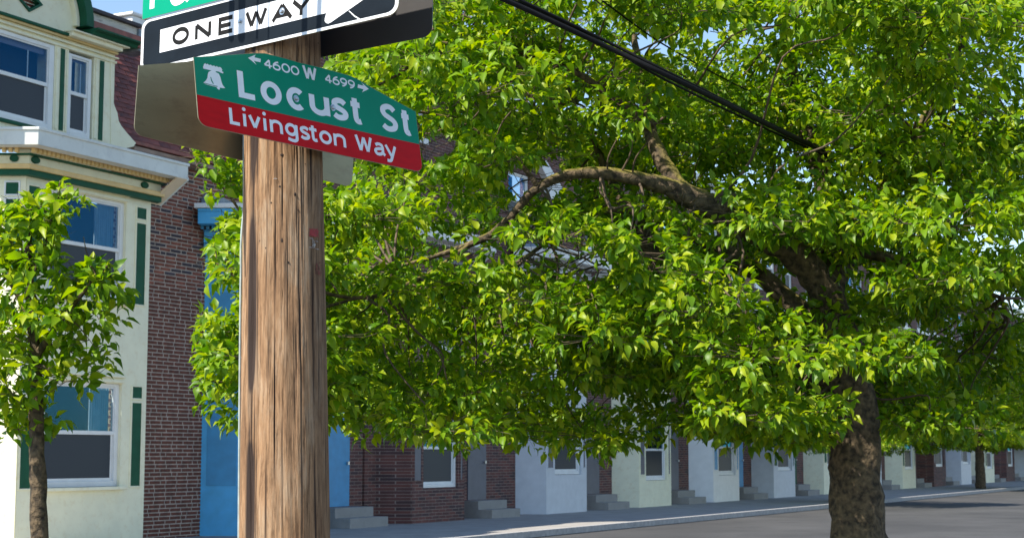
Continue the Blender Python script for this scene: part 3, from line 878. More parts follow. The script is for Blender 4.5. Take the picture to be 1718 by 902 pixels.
greyp = surf('pale_grey_paint', (0.62, 0.64, 0.66), 0.5, 0.06, 4)
greyd = surf('dark_grey_paint', (0.13, 0.13, 0.15), 0.5, 0.1, 4)
t_b = local(at(413, 345, 33.0))[0]
xb = on_plane(413, 420, P0, nH); t_blue = local(xb)[0]
H2 = neighbour('blue bay windowed house behind the utility pole, next to the cream house', t_blue, 2.6, (blue, bluedk, blue, bluedk, bluedk), -0.55, width=6.6)
fl = MB()                                               # ragged lead flashing and white capping of the blue bay
z = tuple(v - 0.55 for v in zz1)
sweep(fl, 0.30, 0.66, z[0]+0.03, z[0]+0.13, 2.8, 0.0, SL+0.12, ret=False)
fl.build('white_capping', whitep, H2, bevel=0.01)
fl = MB()
fp = [(-0.55, z[0]+0.14), (0.5, z[0]+0.14), (0.5, z[0]+0.34), (0.1, z[0]+0.40), (-0.25, z[0]+0.37), (-0.42, z[0]+0.46), (-0.52, z[0]+0.32)]
fl.plate(fp, PROJ-0.05, PROJ-0.02); fl.build('lead_flashing', lead, H2, tri=True)

xc = local(on_plane(915, 440, P0, nH))[0]
t3 = t_blue + (xc - t_blue) * 0.48
neighbour('red brick house with white sills seen behind the leaves right of the street sign', t3, 2.6, (brickfar, greyd, whitep, greyd, greyp), 0.0, width=xc - t3, wx=[(0.75, 1.68), (3.6, 4.5)], zwin=(9.72, 10.9))
H4 = neighbour('brick house with pale grey bay cornice behind the big mossy limb', xc, 2.7, (greyp, greyd, whitep, greyd, greyp), 0.25, width=6.6, wx=[(-0.72, 0.40), (T_BAY+1.0, T_BAY+2.0)], zwin=(8.0, 9.50))
rk = MB()
rp = [(904,271),(916,268),(946,319),(944,333),(924,333),(922,322),(926,312)]
rk.plate([(tz(x, y, -0.55)[0] - xc, tz(x, y, -0.55)[1]) for x, y in rp][::-1], 0.55, 0.75)
rk.build('raking_board', whitep, H4, tri=True)
t5 = xc + 6.6
for k in range(4):
    neighbour(['brick house with cream bay next beyond the pale grey one', 'brick house with white bay, second beyond the pale grey one', 'brick house with grey bay far along the row', 'last brick house of the row in sight'][k],
              t5 + 6.6*k, 2.7, [(cream, greyd, whitep, greyd, cream), (whitep, bluedk, whitep, bluedk, whitep), (greyp, green, greyp, green, greyp), (cream, green, whitep, green, cream)][k], 0.1*k)

for k in range(8):                                      # the row goes on down the street
    neighbour(['pale grey', 'cream', 'brick'][k % 3] + ' bay house far down the street, ' + ['fifth', 'sixth', 'seventh', 'eighth', 'ninth', 'tenth', 'eleventh', 'twelfth'][k] + ' beyond the mossy limb', t5 + 6.6*(4+k), 2.7, [(greyp, greyd, whitep, greyd, greyp), (cream, green, whitep, green, cream), (brickfar, greyd, whitep, greyd, greyp)][k % 3], 0.1*(k % 4), group='far houses of the row')

# ------------------------------------------------------------------ utility pole
PY = 6.5
A_ = at(476, 478, PY); B_ = at(475, 85, PY)
def axis(z):
    k = (z - A_.z) / (B_.z - A_.z)
    return A_.lerp(B_, k)
def prad(z):
    k = (z - A_.z) / (B_.z - A_.z)
    return (68.0 + (63.0 - 68.0) * k) / F * 6.6
ZR = axis(0); ZR.z = 0
POLE = empty('utility_pole', 'weathered wooden utility pole carrying the street signs', 'pole', (axis(0).x, axis(0).y, 0))
POLE_O = Vector((axis(0).x, axis(0).y, 0))

def pole_dir(phi):                                      # phi = 0 faces the camera, negative to the left
    return Vector((math.sin(phi), -math.cos(phi), 0))
random.seed(5)
cracks = []
for x, d, w in ((431.5, 0.012, 0.10), (441, 0.006, 0.014), (457, 0.006, 0.012), (471, 0.007, 0.012), (508, 0.007, 0.014), (527, 0.006, 0.018)):
    cracks.append((math.asin((x - 475.5) / 66), d, w, -9, 20, random.uniform(0, 50)))
for k in range(300):
    z0 = random.uniform(1.2, 4.6)
    cracks.append((random.uniform(-1.6, 1.6), random.uniform(0.002, 0.006), random.uniform(0.005, 0.014), z0, z0 + random.uniform(0.08, 0.7), random.uniform(0, 50)))
NA = 420
zs_ = np.concatenate([np.linspace(-0.13, 1.5, 16), np.linspace(1.56, 4.4, 240), np.linspace(4.5, 9.0, 24)])
ph = np.linspace(-math.pi, math.pi, NA, endpoint=False)
verts = np.zeros((len(zs_), NA, 3)); stain_shade = np.zeros((len(zs_), NA))
for i, z in enumerate(zs_):
    ax = axis(z); r0 = prad(z)
    dr = np.zeros(NA)
    for (a, d, w, za, zb_, sd) in cracks:
        if z < za or z > zb_: continue
        fade = min(1, (z - za) / 0.12, (zb_ - z) / 0.12)
        aa = a + 0.035 * noise.noise((sd, z * 0.9, 0.3)) + 0.012 * noise.noise((sd, z * 5, 3.3))
        dr -= d * fade * min(1.3, max(0.0, 0.55 + 1.7 * noise.noise((sd, z * 2.6, 7)))) * np.exp(-((ph - aa) / w) ** 2)
    low = np.array([0.0045 * noise.noise((math.cos(p) * 2.2, math.sin(p) * 2.2, z * 0.5)) + 0.0028 * noise.noise((math.cos(p) * 9, math.sin(p) * 9, z * 0.9)) + 0.0011 * noise.noise((math.cos(p) * 34, math.sin(p) * 34, z * 2)) for p in ph])
    rr_ = r0 + dr + low
    band = np.exp(-((ph - math.asin((431.5-475.5)/66) - 0.03*noise.noise((2.2, z*1.1, 0))) / (0.085+0.02*noise.noise((4.2, z*2, 0))))**4) * (0.75 + 0.35*noise.noise((1.1, z*3, 5)))
    grey = np.clip((ph - 0.72 - 0.1*noise.noise((8.2, z*1.3, 0)))/0.35, 0, 1) * 0.35  # right side darkened: shade away from the sun put into the colour
    stain_shade[i] = np.clip(-dr/0.0034 + 0.75*band + grey, 0, 1)
    verts[i, :, 0] = ax.x + rr_ * np.sin(ph) - POLE_O.x
    verts[i, :, 1] = ax.y - rr_ * np.cos(ph) - POLE_O.y
    verts[i, :, 2] = z
pm = MB()
fs = []
for i in range(len(zs_) - 1):
    for k in range(NA):
        k2 = (k + 1) % NA
        fs.append((i*NA+k, i*NA+k2, (i+1)*NA+k2, (i+1)*NA+k))
fs.append(tuple(range((len(zs_)-1)*NA, len(zs_)*NA)))
pm.add(verts.reshape(-1, 3).tolist(), fs)
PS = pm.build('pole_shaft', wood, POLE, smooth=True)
at_ = PS.data.attributes.new('stain_shade', 'FLOAT', 'POINT'); at_.data.foreach_set('value', stain_shade.ravel().astype(np.float32))

def on_pole(x, y, off=0.0):
    """point of the pole's surface under a photograph pixel"""
    d = ray(x, y).normalized()
    P = at(x, y, PY)
    for _ in range(6):
        ax, r = axis(P.z), prad(P.z) + off
        q = EYE - ax; q.z = 0; dd = Vector((d.x, d.y, 0))
        a, b, c = dd.dot(dd), 2 * q.dot(dd), q.dot(q) - r*r
        disc_ = max(0, b*b - 4*a*c)
        t = (-b - math.sqrt(disc_)) / (2*a)
        P = EYE + d * t
    n = (P - axis(P.z)); n.z = 0
    return P, n.normalized()
for (x, y, rx, ry) in ((473,260,3.2,2.6),(469,313,2.4,2.4),(495,326,2.2,3.2),(473,403,2.0,4.0),(446,416,1.8,3),(436,404,2,3),(500,352,1.6,2),(524,300,1.6,2.5),(455,340,1.4,1.6),(517,245,1.5,2.0),(484,440,1.5,2.0),(533,73,1.6,3.6),(512,275,1.2,1.4)):
    P, nn = on_pole(x, y, -0.002)
    sd = Vector((0,0,1)).cross(nn)
    k = MB(); n = 10; sc = 6.4 / F
    vs = [P + sd*(rx*sc*math.cos(2*math.pi*j/n)) + Vector((0,0,ry*sc*math.sin(2*math.pi*j/n))) - POLE_O for j in range(n)] + [P + nn*0.004 - POLE_O]
    k.add(vs, [(j, (j+1) % n, n) for j in range(n)]); k.build('knot', knotm, POLE, smooth=True)
def patch(x0, x1, y0, y1, m, name, thr, seed):
    g = MB(); nx, ny = 22, 18
    vs = []
    for j in range(ny+1):
        for i in range(nx+1):
            P, nn = on_pole(x0 + (x1-x0)*i/nx, y0 + (y1-y0)*j/ny, 0.0045)
            vs.append(P - POLE_O)
    fs = []
    for j in range(ny):
        for i in range(nx):
            e = min(i, nx-1-i, j, ny-1-j) / 4.0
            if noise.noise((i*0.35+seed, j*0.3, seed)) + min(e, 1)*0.6 > thr:
                a = j*(nx+1)+i; fs.append((a, a+nx+1, a+nx+2, a+1))
    g.add(vs, fs); g.build(name, m, POLE, smooth=True)
patch(518, 535, 383, 398, redspot, 'red_paint_patch', 0.15, 3.1)
patch(527, 541, 436, 466, surf('faded_red_stain', (0.17,0.05,0.035), 0.85, 0.4, 40), 'red_paint_patch', 0.62, 9.1)
patch(523, 531, 398, 420, surf('paper_scraps', (0.45,0.42,0.38), 0.85, 0.3, 40), 'paper_scrap', 0.80, 5.5)
for x, y in ((521, 400), (530, 405), (520, 415), (531, 418), (462, 300), (508, 232)):
    P, nn = on_pole(x, y, 0.0)
    sd = Vector((0,0,1)).cross(nn)
    m = MB(); q = P - POLE_O
    m.tube([q - sd*0.006 - nn*0.006, q - sd*0.006 + nn*0.006, q + sd*0.006 + nn*0.006, q + sd*0.006 - nn*0.006], 0.0009, 5); m.build('staple', steel, POLE)
# ground wire down the pole's left side
wp = [(414,120),(411,170),(409.2,228),(409.0,262),(409.6,300),(409.2,335),(408.2,360),(405.6,388),(404.2,420),(404.4,450),(403.8,480),(403,560),(402,680),(401,830),(400,1010),(400,1400)]
pts = catmull([at(x, y, PY - 0.01) for x, y in wp], 5)
gw = MB(); gw.tube([p - POLE_O for p in pts if p.z > -0.1], 0.0046, 8); gw.build('ground_wire', wirem, POLE, smooth=True)
for y in (352, 600):
    P = at(408.4, y, PY - 0.01) - POLE_O
    m = MB(); m.tube([P + Vector((-0.008,-0.008,0)), P + Vector((0.004,-0.010,0)), P + Vector((0.014,0.0,0))], 0.0025, 6); m.build('wire_clip', steel, POLE)

# ------------------------------------------------------------------ signs
AA = math.atan((3080 - CX) / F)
dA = Vector((math.sin(AA), math.cos(AA), 0)); nA = Vector((math.cos(AA), -math.sin(AA), 0))
AB = math.atan((-2600 - CX) / F)
dB = Vector((-math.sin(AB), -math.cos(AB), 0)); nB = Vector((math.sin(AB), 0, 0)); nB = Vector((dB.y, -dB.x, 0))
if nB.y > 0: nB = -nB
if nA.y > 0: nA = -nA
AX = axis(2.95); AX.z = 2.95
RP = prad(2.95)

class Sheet:
    """four corners; (s, h) in metres along the bottom edge and up"""
    def __init__(s, BL, BR, TL, TR, n):
        s.c = (BL, BR, TL, TR)
        s.L = (BR - BL).length; s.H = ((TL - BL).length + (TR - BR).length) / 2
        s.n = n
    def P(s, a, b, off=0.0):
        u, v = a / s.L, b / s.H
        BL, BR, TL, TR = s.c
        return BL*(1-u)*(1-v) + BR*u*(1-v) + TL*(1-u)*v + TR*u*v + s.n*off
    def px(s, x, y):
        a, b = s.L/2, s.H/2
        for _ in range(25):
            p0 = proj(s.P(a, b)); e = 1e-4
            pa = proj(s.P(a+e, b)); pb = proj(s.P(a, b+e))
            j11, j21 = (pa[0]-p0[0])/e, (pa[1]-p0[1])/e
            j12, j22 = (pb[0]-p0[0])/e, (pb[1]-p0[1])/e
            det = j11*j22 - j12*j21
            rx, ry = x - p0[0], y - p0[1]
            a += (j22*rx - j12*ry)/det; b += (-j21*rx + j11*ry)/det
        return a, b

KX = 1.35                                               # the lettering is drawn wide
def arcp(cx, cy, rx, ry, a0, a1, n=18):
    return [(cx + rx*math.cos(math.radians(a0 + (a1-a0)*i/n)), cy + ry*math.sin(math.radians(a0 + (a1-a0)*i/n))) for i in range(n+1)]
def smoothp(P, per=7):
    return [(p.x, p.y) for p in catmull([(a, b, 0) for a, b in P], per)]
X = 0.74
def glyph(ch):
    """centre lines in a box: x 0..1, y 0..1 = cap height; a leading '*' closes the line"""
    if ch == 'L': return [[(0,1),(0,0),(1,0)]]
    if ch == 'F': return [[(0,0),(0,1),(1,1)], [(0,.5),(.8,.5)]]
    if ch in 'O0': return [arcp(.5,.5,.5,.5,90,450,32)]
    if ch == 'o': return [arcp(.5,X/2,.5,X/2,90,450,32)]
    if ch == 'c': return [arcp(.5,X/2,.5,X/2,48,312,24)]
    if ch == 'u': return [[(0,X)] + arcp(.5,.27,.5,.27,180,350,14) , [(1,X),(1,-.06)]]
    if ch in 'sS':
        h = X if ch == 's' else 1.0
        return [smoothp([(.95,.86*h),(.72,.985*h),(.42,1.0*h),(.12,.90*h),(.06,.74*h),(.22,.60*h),(.52,.51*h),(.82,.41*h),(.97,.26*h),(.86,.08*h),(.52,0),(.24,.02*h),(0,.13*h)], 5)]
    if ch == 't': return [[(.42,1.02)] + [(.42,.24)] + smoothp([(.44,.14),(.52,.04),(.70,0),(1.0,.03)], 4), [(-.06,X),(.98,X)]]
    if ch == '4': return [[(.74,-.06),(.74,1),(0,.27),(1.08,.27)]]
    if ch == '6': return [arcp(.5,.31,.5,.31,90,450,26), smoothp([(.80,1.0),(.42,.88),(.12,.64),(.0,.34)], 6)]
    if ch == '9': return [arcp(.5,.69,.5,.31,90,450,26), smoothp([(.20,0),(.58,.12),(.88,.36),(1.0,.66)], 6)]
    if ch == 'W': return [[(0,1.06),(.26,0),(.5,.96),(.74,0),(1,1.06)]]
    if ch == 'i': return [[(.5,-.06),(.5,X+.05)], 'dot']
    if ch == 'v': return [[(0,X+.05),(.5,0),(1,X+.05)]]
    if ch == 'n': return [[(0,-.06),(0,X+.05)], [(0,.46)] + arcp(.5,.46,.5,X-.46,170,0,14) + [(1,-.06)]]
    if ch == 'g': return [arcp(.46,.40,.46,.34,90,450,26), [(1,X+.05),(1,-.12)] + smoothp([(.97,-.24),(.80,-.33),(.5,-.34),(.10,-.27)], 4)]
    if ch == 'a': return [smoothp([(.08,.64),(.40,X),(.76,.69),(.88,.50)], 5) + [(.88,.12),(1.1,-.02)], smoothp([(.88,.42),(.50,.40),(.12,.32),(.02,.17),(.18,.01),(.48,.0),(.74,.08),(.88,.22)], 4)]
    if ch == 'y': return [[(0,X+.05),(.55,.02)], [(1,X+.05),(.52,-.16)] + smoothp([(.46,-.26),(.34,-.33),(.04,-.33)], 3)]
    if ch == 'N': return [[(0,-.06),(0,1.0),(1,0),(1,1.06)]]
    if ch == 'E': return [[(1,1),(0,1),(0,0),(1,0)], [(0,.5),(.85,.5)]]
    if ch == 'A': return [[(0,-.06),(.5,1.0),(1,-.06)], [(.18,.27),(.82,.27)]]
    if ch == 'Y': return [[(0,1.05),(.5,.45),(1,1.05)], [(.5,.46),(.5,-.06)]]
def ribbon(mb, sh, line, w, off, kx=KX):
    """flat stroke of width w along a centre line in (s, h)"""
    P = [Vector((a/kx, b)) for a, b in line]
    Q = [P[0]]
    for p in P[1:]:
        if (p - Q[-1]).length > 1e-6: Q.append(p)
    P = Q; n = len(P)
    closed = (P[0] - P[-1]).length < 1e-5
    vs = []
    for i in range(n):
        d0 = (P[i] - P[i-1]).normalized() if i else ((P[0] - P[-2]).normalized() if closed else (P[1]-P[0]).normalized())
        d1 = (P[i+1] - P[i]).normalized() if i < n-1 else ((P[1] - P[0]).normalized() if closed else d0)
        t = (d0 + d1)
        t = t.normalized() if t.length > 1e-4 else d0
        m = Vector((-t.y, t.x))
        c = max(0.40, m.dot(Vector((-d0.y, d0.x))))
        for sgn in (1, -1):
            q = P[i] + m * (sgn * w / 2 / c)
            vs.append(sh.P(q.x * kx, q.y, off))
    mb.add(vs, [(2*i, 2*i+1, 2*i+3, 2*i+2) for i in range(n-1)])
def write(sh, name, text, xs, base, cap_px, wr, m, parent, off=0.0012, kx=KX):
    """letters with their photograph spans xs on the baseline base = ((x0,y0),(x1,y1)); cap height taken at the first"""
    (bx0, by0), (bx1, by1) = base
    s0, h0 = sh.px(bx0, by0); s1, h1 = sh.px(bx1, by1)
    top = sh.px(*cap_px)
    cap = top[1] - h0 - (h1-h0)*(top[0]-s0)/(s1-s0)
    w = wr * cap
    for k, ch in enumerate(text):
        mb = MB()
        xa, xb = xs[k]
        ya = by0 + (by1-by0)*(xa-bx0)/(bx1-bx0); yb = by0 + (by1-by0)*(xb-bx0)/(bx1-bx0)
        sa, ha = sh.px(xa, ya); sb, hb = sh.px(xb, yb)
        sa += w*kx/2; sb -= w*kx/2
        if sb < sa: sa = sb = (sa+sb)/2
        hb0 = (ha+hb)/2
        gl_ = glyph(ch)
        if ch in 'WvANY4':                               # straight limbed letters: one bar per limb
            gl_ = [[ln[i], ln[i+1]] for ln in gl_ for i in range(len(ln)-1)]
        for q, line in enumerate(gl_):
            if line == 'dot':
                c = ((sa+sb)/2, hb0 + cap*1.0)
                n = 14
                vs = [sh.P(c[0] + kx*w*0.60*math.cos(2*math.pi*j/n), c[1] + w*0.60*math.sin(2*math.pi*j/n), off) for j in range(n)]
                dot = MB().add(vs, [tuple(range(n))]); continue
            pts = [(sa + (sb-sa)*gx, hb0 + w/2 + gy*(cap-w)) for gx, gy in line]
            ribbon(mb, sh, pts, w, off + q*0.00012 + k*0.00001, kx)
        lo_ = mb.build('digit' if ch.isdigit() else 'letter', m, parent)
        if ch == 'i': dot.build('dot', m, lo_)
def px_poly(sh, pts, off, m, name, parent):
    mb = MB()
    mb.add([sh.P(*sh.px(x, y), off) for x, y in pts], [tuple(range(len(pts)))])
    return mb.build(name, m, parent, tri=True)
def bolt(sh, x, y, parent, r=0.0085):
    a, b = sh.px(x, y)
    c = sh.P(a, b, 0.001); n = sh.n; u = (sh.P(a+0.01, b) - sh.P(a, b)).normalized(); v = n.cross(u)
    mb = MB(); vs = []
    rings = ((r*1.7, 0.0), (r*1.7, 0.002), (r, 0.0021), (r, 0.007), (r*0.7, 0.0095))
    k = 12
    for rad, o in rings:
        vs += [c + n*o + (u*math.cos(2*math.pi*j/k) + v*math.sin(2*math.pi*j/k))*rad for j in range(k)]
    fs = []
    for i in range(len(rings)-1):
        fs += [(i*k+j, i*k+(j+1)%k, (i+1)*k+(j+1)%k, (i+1)*k+j) for j in range(k)]
    fs.append(tuple(range((len(rings)-1)*k, len(rings)*k)))
    mb.add(vs, fs); mb.build('bolt', steel, parent)

def solid_sheet(sh, outline_fn, name, m, parent, th=0.003, nu=60, nv=8):
    """sheet metal between lower(s) and upper(s), th thick behind the face"""
    mb = MB(); lo, hi = outline_fn
    us = [sh.L * (0.5 - 0.5*math.cos(math.pi*i/nu)) for i in range(nu+1)]
    vs = []
    for o in (0.0, -th):
        for s in us:
            a, b = lo(s), hi(s)
            for j in range(nv+1):
                vs.append(sh.P(s, a + (b-a)*j/nv, o))
    M = (nu+1)*(nv+1); fs = []
    for i in range(nu):
        for j in range(nv):
            a = i*(nv+1)+j; b = a+nv+1
            fs.append((a, b, b+1, a+1)); fs.append((M+a, M+a+1, M+b+1, M+b))
        a = i*(nv+1); b = a+nv+1
        fs.append((a, M+a, M+b, b)); fs.append((a+nv, b+nv, M+b+nv, M+a+nv))
    for j in range(nv):
        fs.append((j, j+1, M+j+1, M+j)); a = nu*(nv+1)+j; fs.append((a, M+a, M+a+1, a+1))
    mb.add(vs, fs)
    return mb.build(name, m, parent)
def field(sh, lo, hi, off, name, m, parent, s0=0.0, s1=None, nu=60, nv=6):
    mb = MB(); s1 = sh.L if s1 is None else s1
    us = [s0 + (s1-s0) * (0.5 - 0.5*math.cos(math.pi*i/nu)) for i in range(nu+1)]
    vs = []
    for s in us:
        a, b = lo(s), hi(s)
        vs += [sh.P(s, a + (b-a)*j/nv, off) for j in range(nv+1)]
    mb.add(vs, [(i*(nv+1)+j, (i+1)*(nv+1)+j, (i+1)*(nv+1)+j+1, i*(nv+1)+j+1) for i in range(nu) for j in range(nv)])
    return mb.build(name, m, parent)

# ---- the green and red street sign
tilt = 0.062
pb = AX + nA * (RP + 0.012 + tilt)
BL = on_plane(333.5, 210, pb, nA); BR = on_plane(709.5, 289.5, pb, nA)
def edge_top(x, y, base):
    """the side edge stands square on the bottom edge: find how far the top leans towards the pole"""
    e = (BR - BL).normalized()
    lo_, hi_ = -0.3, 0.3
    f = lambda o: (on_plane(x, y, pb - nA*o, nA) - base).dot(e)
    for _ in range(60):
        mid = (lo_+hi_)/2
        if (f(lo_) < 0) != (f(mid) < 0): hi_ = mid
        else: lo_ = mid
    return on_plane(x, y, pb - nA*mid, nA), mid
TL, oTL = edge_top(324.7, 96, BL); TR, oTR = edge_top(697.4, 187.5, BR)
nn = (BR-BL).cross(TL-BL).normalized()
if nn.y > 0: nn = -nn
LOC = Sheet(BL, BR, TL, TR, nn)
print('locust', LOC.L, LOC.H, oTL, oTR, 'one way next')
S1 = empty('street_name_sign', 'green and red street sign reading Locust St and Livingston Way', 'sign', BL + (BR-BL)*0.5)
S1_inv = -(BL + (BR-BL)*0.5)
class Shift(Sheet):
    pass
def rel(sh, org):
    """the same sheet seen from its thing's origin (parts are children)"""
    r = Sheet(*sh.c, sh.n); r.L, r.H = sh.L, sh.H
    r.px = sh.px
    r.P = lambda a, b, off=0.0: sh.P(a, b, off) - org
    return r
S1o = BL + (BR-BL)*0.5
L1 = rel(LOC, S1o)
Lw, Hh = LOC.L, LOC.H
topk = [(324.7,96),(382,92.3),(419.3,89.8),(442.6,89.3),(460,93.4),(480,98.6),(500,104.6),(540,114),(587.7,127.4),(604,135),(619.6,145),(660,167.2),(697.4,187.5)]
tk = [LOC.px(x, y) for x, y in topk]
tk[0] = (0.0, tk[0][1]); tk[-1] = (Lw, tk[-1][1])
def hi(s): return float(np.interp(s, [a for a, b in tk], [b for a, b in tk]))
rc = 0.045; rch = 0.036
def lo(s):
    e = min(s, Lw - s)
    return rch - rch*math.sqrt(max(0, 1 - (1 - e/rc)**2)) if e < rc else 0.0
sp = [LOC.px(331.2, 159), LOC.px(520, 202), LOC.px(705, 242.6)]
def mid_(s): return float(np.interp(s, [0, sp[1][0], Lw], [sp[0][1], sp[1][1], sp[2][1]]))
solid_sheet(L1, (lo, hi), 'sign_sheet', alum, S1)
ins = lambda f, d: (lambda s: f(s) + d)
field(L1, ins(mid_, 0.0), ins(hi, -0.0012), 0.0005, 'green_field', s_green, S1, 0.0015, Lw-0.0015)
field(L1, ins(lo, 0.0012), mid_, 0.0005, 'red_field', s_red, S1, 0.0015, Lw-0.0015)
write(L1, 'lettering_street_name', 'LocustSt', [(400.5,433),(438.5,474),(482,515.5),(520.5,554.5),(557.5,586),(587.5,611),(640,669.5),(673,693)], ((402.2,163.4),(692,229.8)), (398.6,113.6), 0.195, s_white, S1, 0.0012, 1.30)
write(L1, 'lettering_way_name', 'LivingstonWay', [(385.5,405),(407.3,415),(417.5,438.5),(441.5,449),(453.5,475),(479,500.5),(503.5,521),(518.5,535),(536.5,557.5),(560.5,581),(597,626),(628,647),(646.5,666.5)], ((386.3,208.2),(580,249.2)), (384.4,178.2), 0.18, s_white, S1, 0.0012, 1.18)
write(L1, 'lettering_block_numbers', '46004699', [(442.6,456.5),(457.5,471),(472.5,487),(488,502.5),(544.8,557),(558,570.2),(571,583),(584,596)], ((443,113.6),(596,151)), (442.6,98.0), 0.175, s_white, S1, 0.0012, 1.2)
write(L1, 'lettering_west', 'W', [(508.5,532.5)], ((510,132.6),(532,138.6)), (508.3,108.6), 0.19, s_white, S1, 0.0012, 1.15)
px_poly(L1, [(415.7,97.4),(428.5,92.2),(426.5,96.6),(437.2,99.2),(436.6,105.0),(425.4,102.6),(430,109)], 0.0012, s_white, 'left_arrow', S1)
px_poly(L1, [(618.4,149.6),(607.3,155.2),(609.4,150.2),(599.6,147.6),(600.2,141.8),(610,144.4),(605.8,138.6)], 0.0012, s_white, 'right_arrow', S1)
Z2 = lambda a: [(320 + x/6.444, 80 + y/6.444) for x, y in a]
px_poly(L1, Z2([(136,196),(142,180),(155,172),(165,182),(180,177),(195,190),(215,187),(230,200),(250,196),(262,208),(280,203),(295,215),(315,211),(330,225),(338,240),(335,258),(352,268),(348,282),(325,275),(300,262),(268,256),(270,268),(300,282),(318,320),(330,370),(345,410),(370,438),(345,440),(312,434),(312,455),(302,458),(285,445),(277,428),(220,415),(160,398),(135,381),(160,360),(178,330),(182,290),(190,265),(222,250),(170,237),(135,230),(130,212)]), 0.0012, s_white, 'bell_emblem', S1)
px_poly(L1, Z2([(209,320),(216,320),(226,352),(246,392),(240,398),(218,362)]), 0.0017, s_green, 'bell_crack', S1)
px_poly(L1, Z2([(142,384),(150,384),(225,404),(290,420),(288,426),(222,410),(150,391)]), 0.0017, s_green, 'bell_rim_line', S1)
bolt(L1, 496.3, 166, S1); bolt(L1, 558, 181, S1)

# ---- its twin on the far side of the pole, seen from behind
pf = AX - nA * (RP + 0.008)
tBL = on_plane(224.5, 225, pf, nA); tBR = on_plane(590.5, 314, pf, nA); tTL = on_plane(232.8, 110, pf, nA)
tTR = tBR + (tTL - tBL) * 0.98
TW = Sheet(tBL, tBR, tTL, tTR, nA)
tw_o = tBL.lerp(tBR, 0.5)
S2 = empty('street_name_sign', 'bare metal back of a street sign sticking out left of the pole', 'sign', tw_o)
L2 = rel(TW, tw_o)
r2 = TW.L / Lw
def hi2(s): return TW.H * (1 + 1.15*(hi(s/TW.L*Lw)/tk[0][1] - 1)) if s < TW.L*0.5 else TW.H*hi(s/TW.L*Lw)/tk[0][1]*(1 + 0.15*(1-tk[0][1]/hi(s/TW.L*Lw))) 
def lo2(s):
    e = min(s, TW.L - s); return 0.034 - 0.034*math.sqrt(max(0, 1 - (1 - e/0.042)**2)) if e < 0.042 else 0.0
solid_sheet(L2, (lo2, hi2), 'sign_sheet', alum, S2)
for q in (0.0, 0.055):
    mb = MB(); c = TW.P(TW.L*0.5, TW.H*(0.35+q*6)) - tw_o
    mb.tube([c, c + nA*0.008], 0.009, 8); mb.build('bolt', steel, S2)

# ---- ONE WAY sign
pw = AX + nB * (RP + 0.010)
wBL = on_plane(235, 122.3, pw, nB); wBR = on_plane(668.6, 22.8, pw, nB); wTL = on_plane(238.2, 35.2, pw, nB)
wTR = wBR + (wTL - wBL)
OW = Sheet(wBL, wBR, wTL, wTR, nB)
wo = wBL.lerp(wBR, 0.5)
S3 = empty('one_way_sign', 'black and white ONE WAY arrow sign on the front of the pole', 'sign', wo)
L3 = rel(OW, wo)
print('oneway', OW.L, OW.H)
def rounded(L, H, i_s, i_h, r_s, r_h, n=7):
    pts = []
    for cx, cy, a0 in ((L-i_s-r_s, i_h+r_h, -90), (L-i_s-r_s, H-i_h-r_h, 0), (i_s+r_s, H-i_h-r_h, 90), (i_s+r_s, i_h+r_h, 180)):
        for k in range(n+1):
            a = math.radians(a0 + 90*k/n)
            pts.append((cx + r_s*math.cos(a), cy + r_h*math.sin(a)))
    return pts
def poly_sheet(sh, pts, o0, o1, m, name, parent):
    mb = MB(); n = len(pts)
    if o1 is None:
        mb.add([sh.P(a, b, o0) for a, b in pts], [tuple(range(n))])
    else:
        mb.add([sh.P(a, b, o0) for a, b in pts] + [sh.P(a, b, o1) for a, b in pts], [tuple(range(n)), tuple(range(2*n-1, n-1, -1))] + [(i, n+i, n+(i+1)%n, (i+1)%n) for i in range(n)])
    return mb.build(name, m, parent, tri=True)
H3 = OW.H
poly_sheet(L3, rounded(OW.L, H3, 0, 0, 0.05, 0.038), 0.0, -0.003, alum, 'sign_sheet', S3)
poly_sheet(L3, rounded(OW.L, H3, 0.0015, 0.0012, 0.05, 0.038), 0.0005, None, s_white, 'white_field', S3)
poly_sheet(L3, rounded(OW.L, H3, 0.0175, 0.0125, 0.042, 0.030), 0.0010, None, s_black, 'black_field', S3)
low = [(268.9,88.8),(548,24.2),(545.6,31),(545.2,36),(547.6,39.2),(551.5,39.9),(556.5,37.3),(584,17.9),(609.6,0.2),(638,-19)]
lp = [OW.px(x, y) for x, y in low]
tl = OW.px(269.6, 50.5)
hc = (lp[0][1] + tl[1]) / 2
s0 = min(lp[0][0], tl[0])
lp = [(s0, lp[0][1]), (lp[1][0], lp[0][1])] + lp[2:-1] + [(lp[-1][0], hc)]
up = [(a, 2*hc - b) for a, b in lp[:-1]][::-1]
poly_sheet(L3, lp + up, 0.0015, None, s_white, 'white_arrow', S3)
write(L3, 'lettering', 'ONEWAY', [(289.3,317.2),(327.3,354.3),(366.5,392.5),(411.5,448.5),(455.5,491.5),(489.5,521.5)], ((289,78.4),(521,25.0)), (303,46.0), 0.25, s_letter, S3, 0.0021, 0.92)
bolt(L3, 403.5, 36.6, S3, 0.0075); bolt(L3, 474, 19.5, S3, 0.0085)
px_poly(L3, [(585.2,18.9),(586.8,18.6),(596.5,27.0),(604.5,31.8),(606.2,34.6),(603.6,33.6),(595,28.6)], 0.0021, s_white, 'scratch', S3)

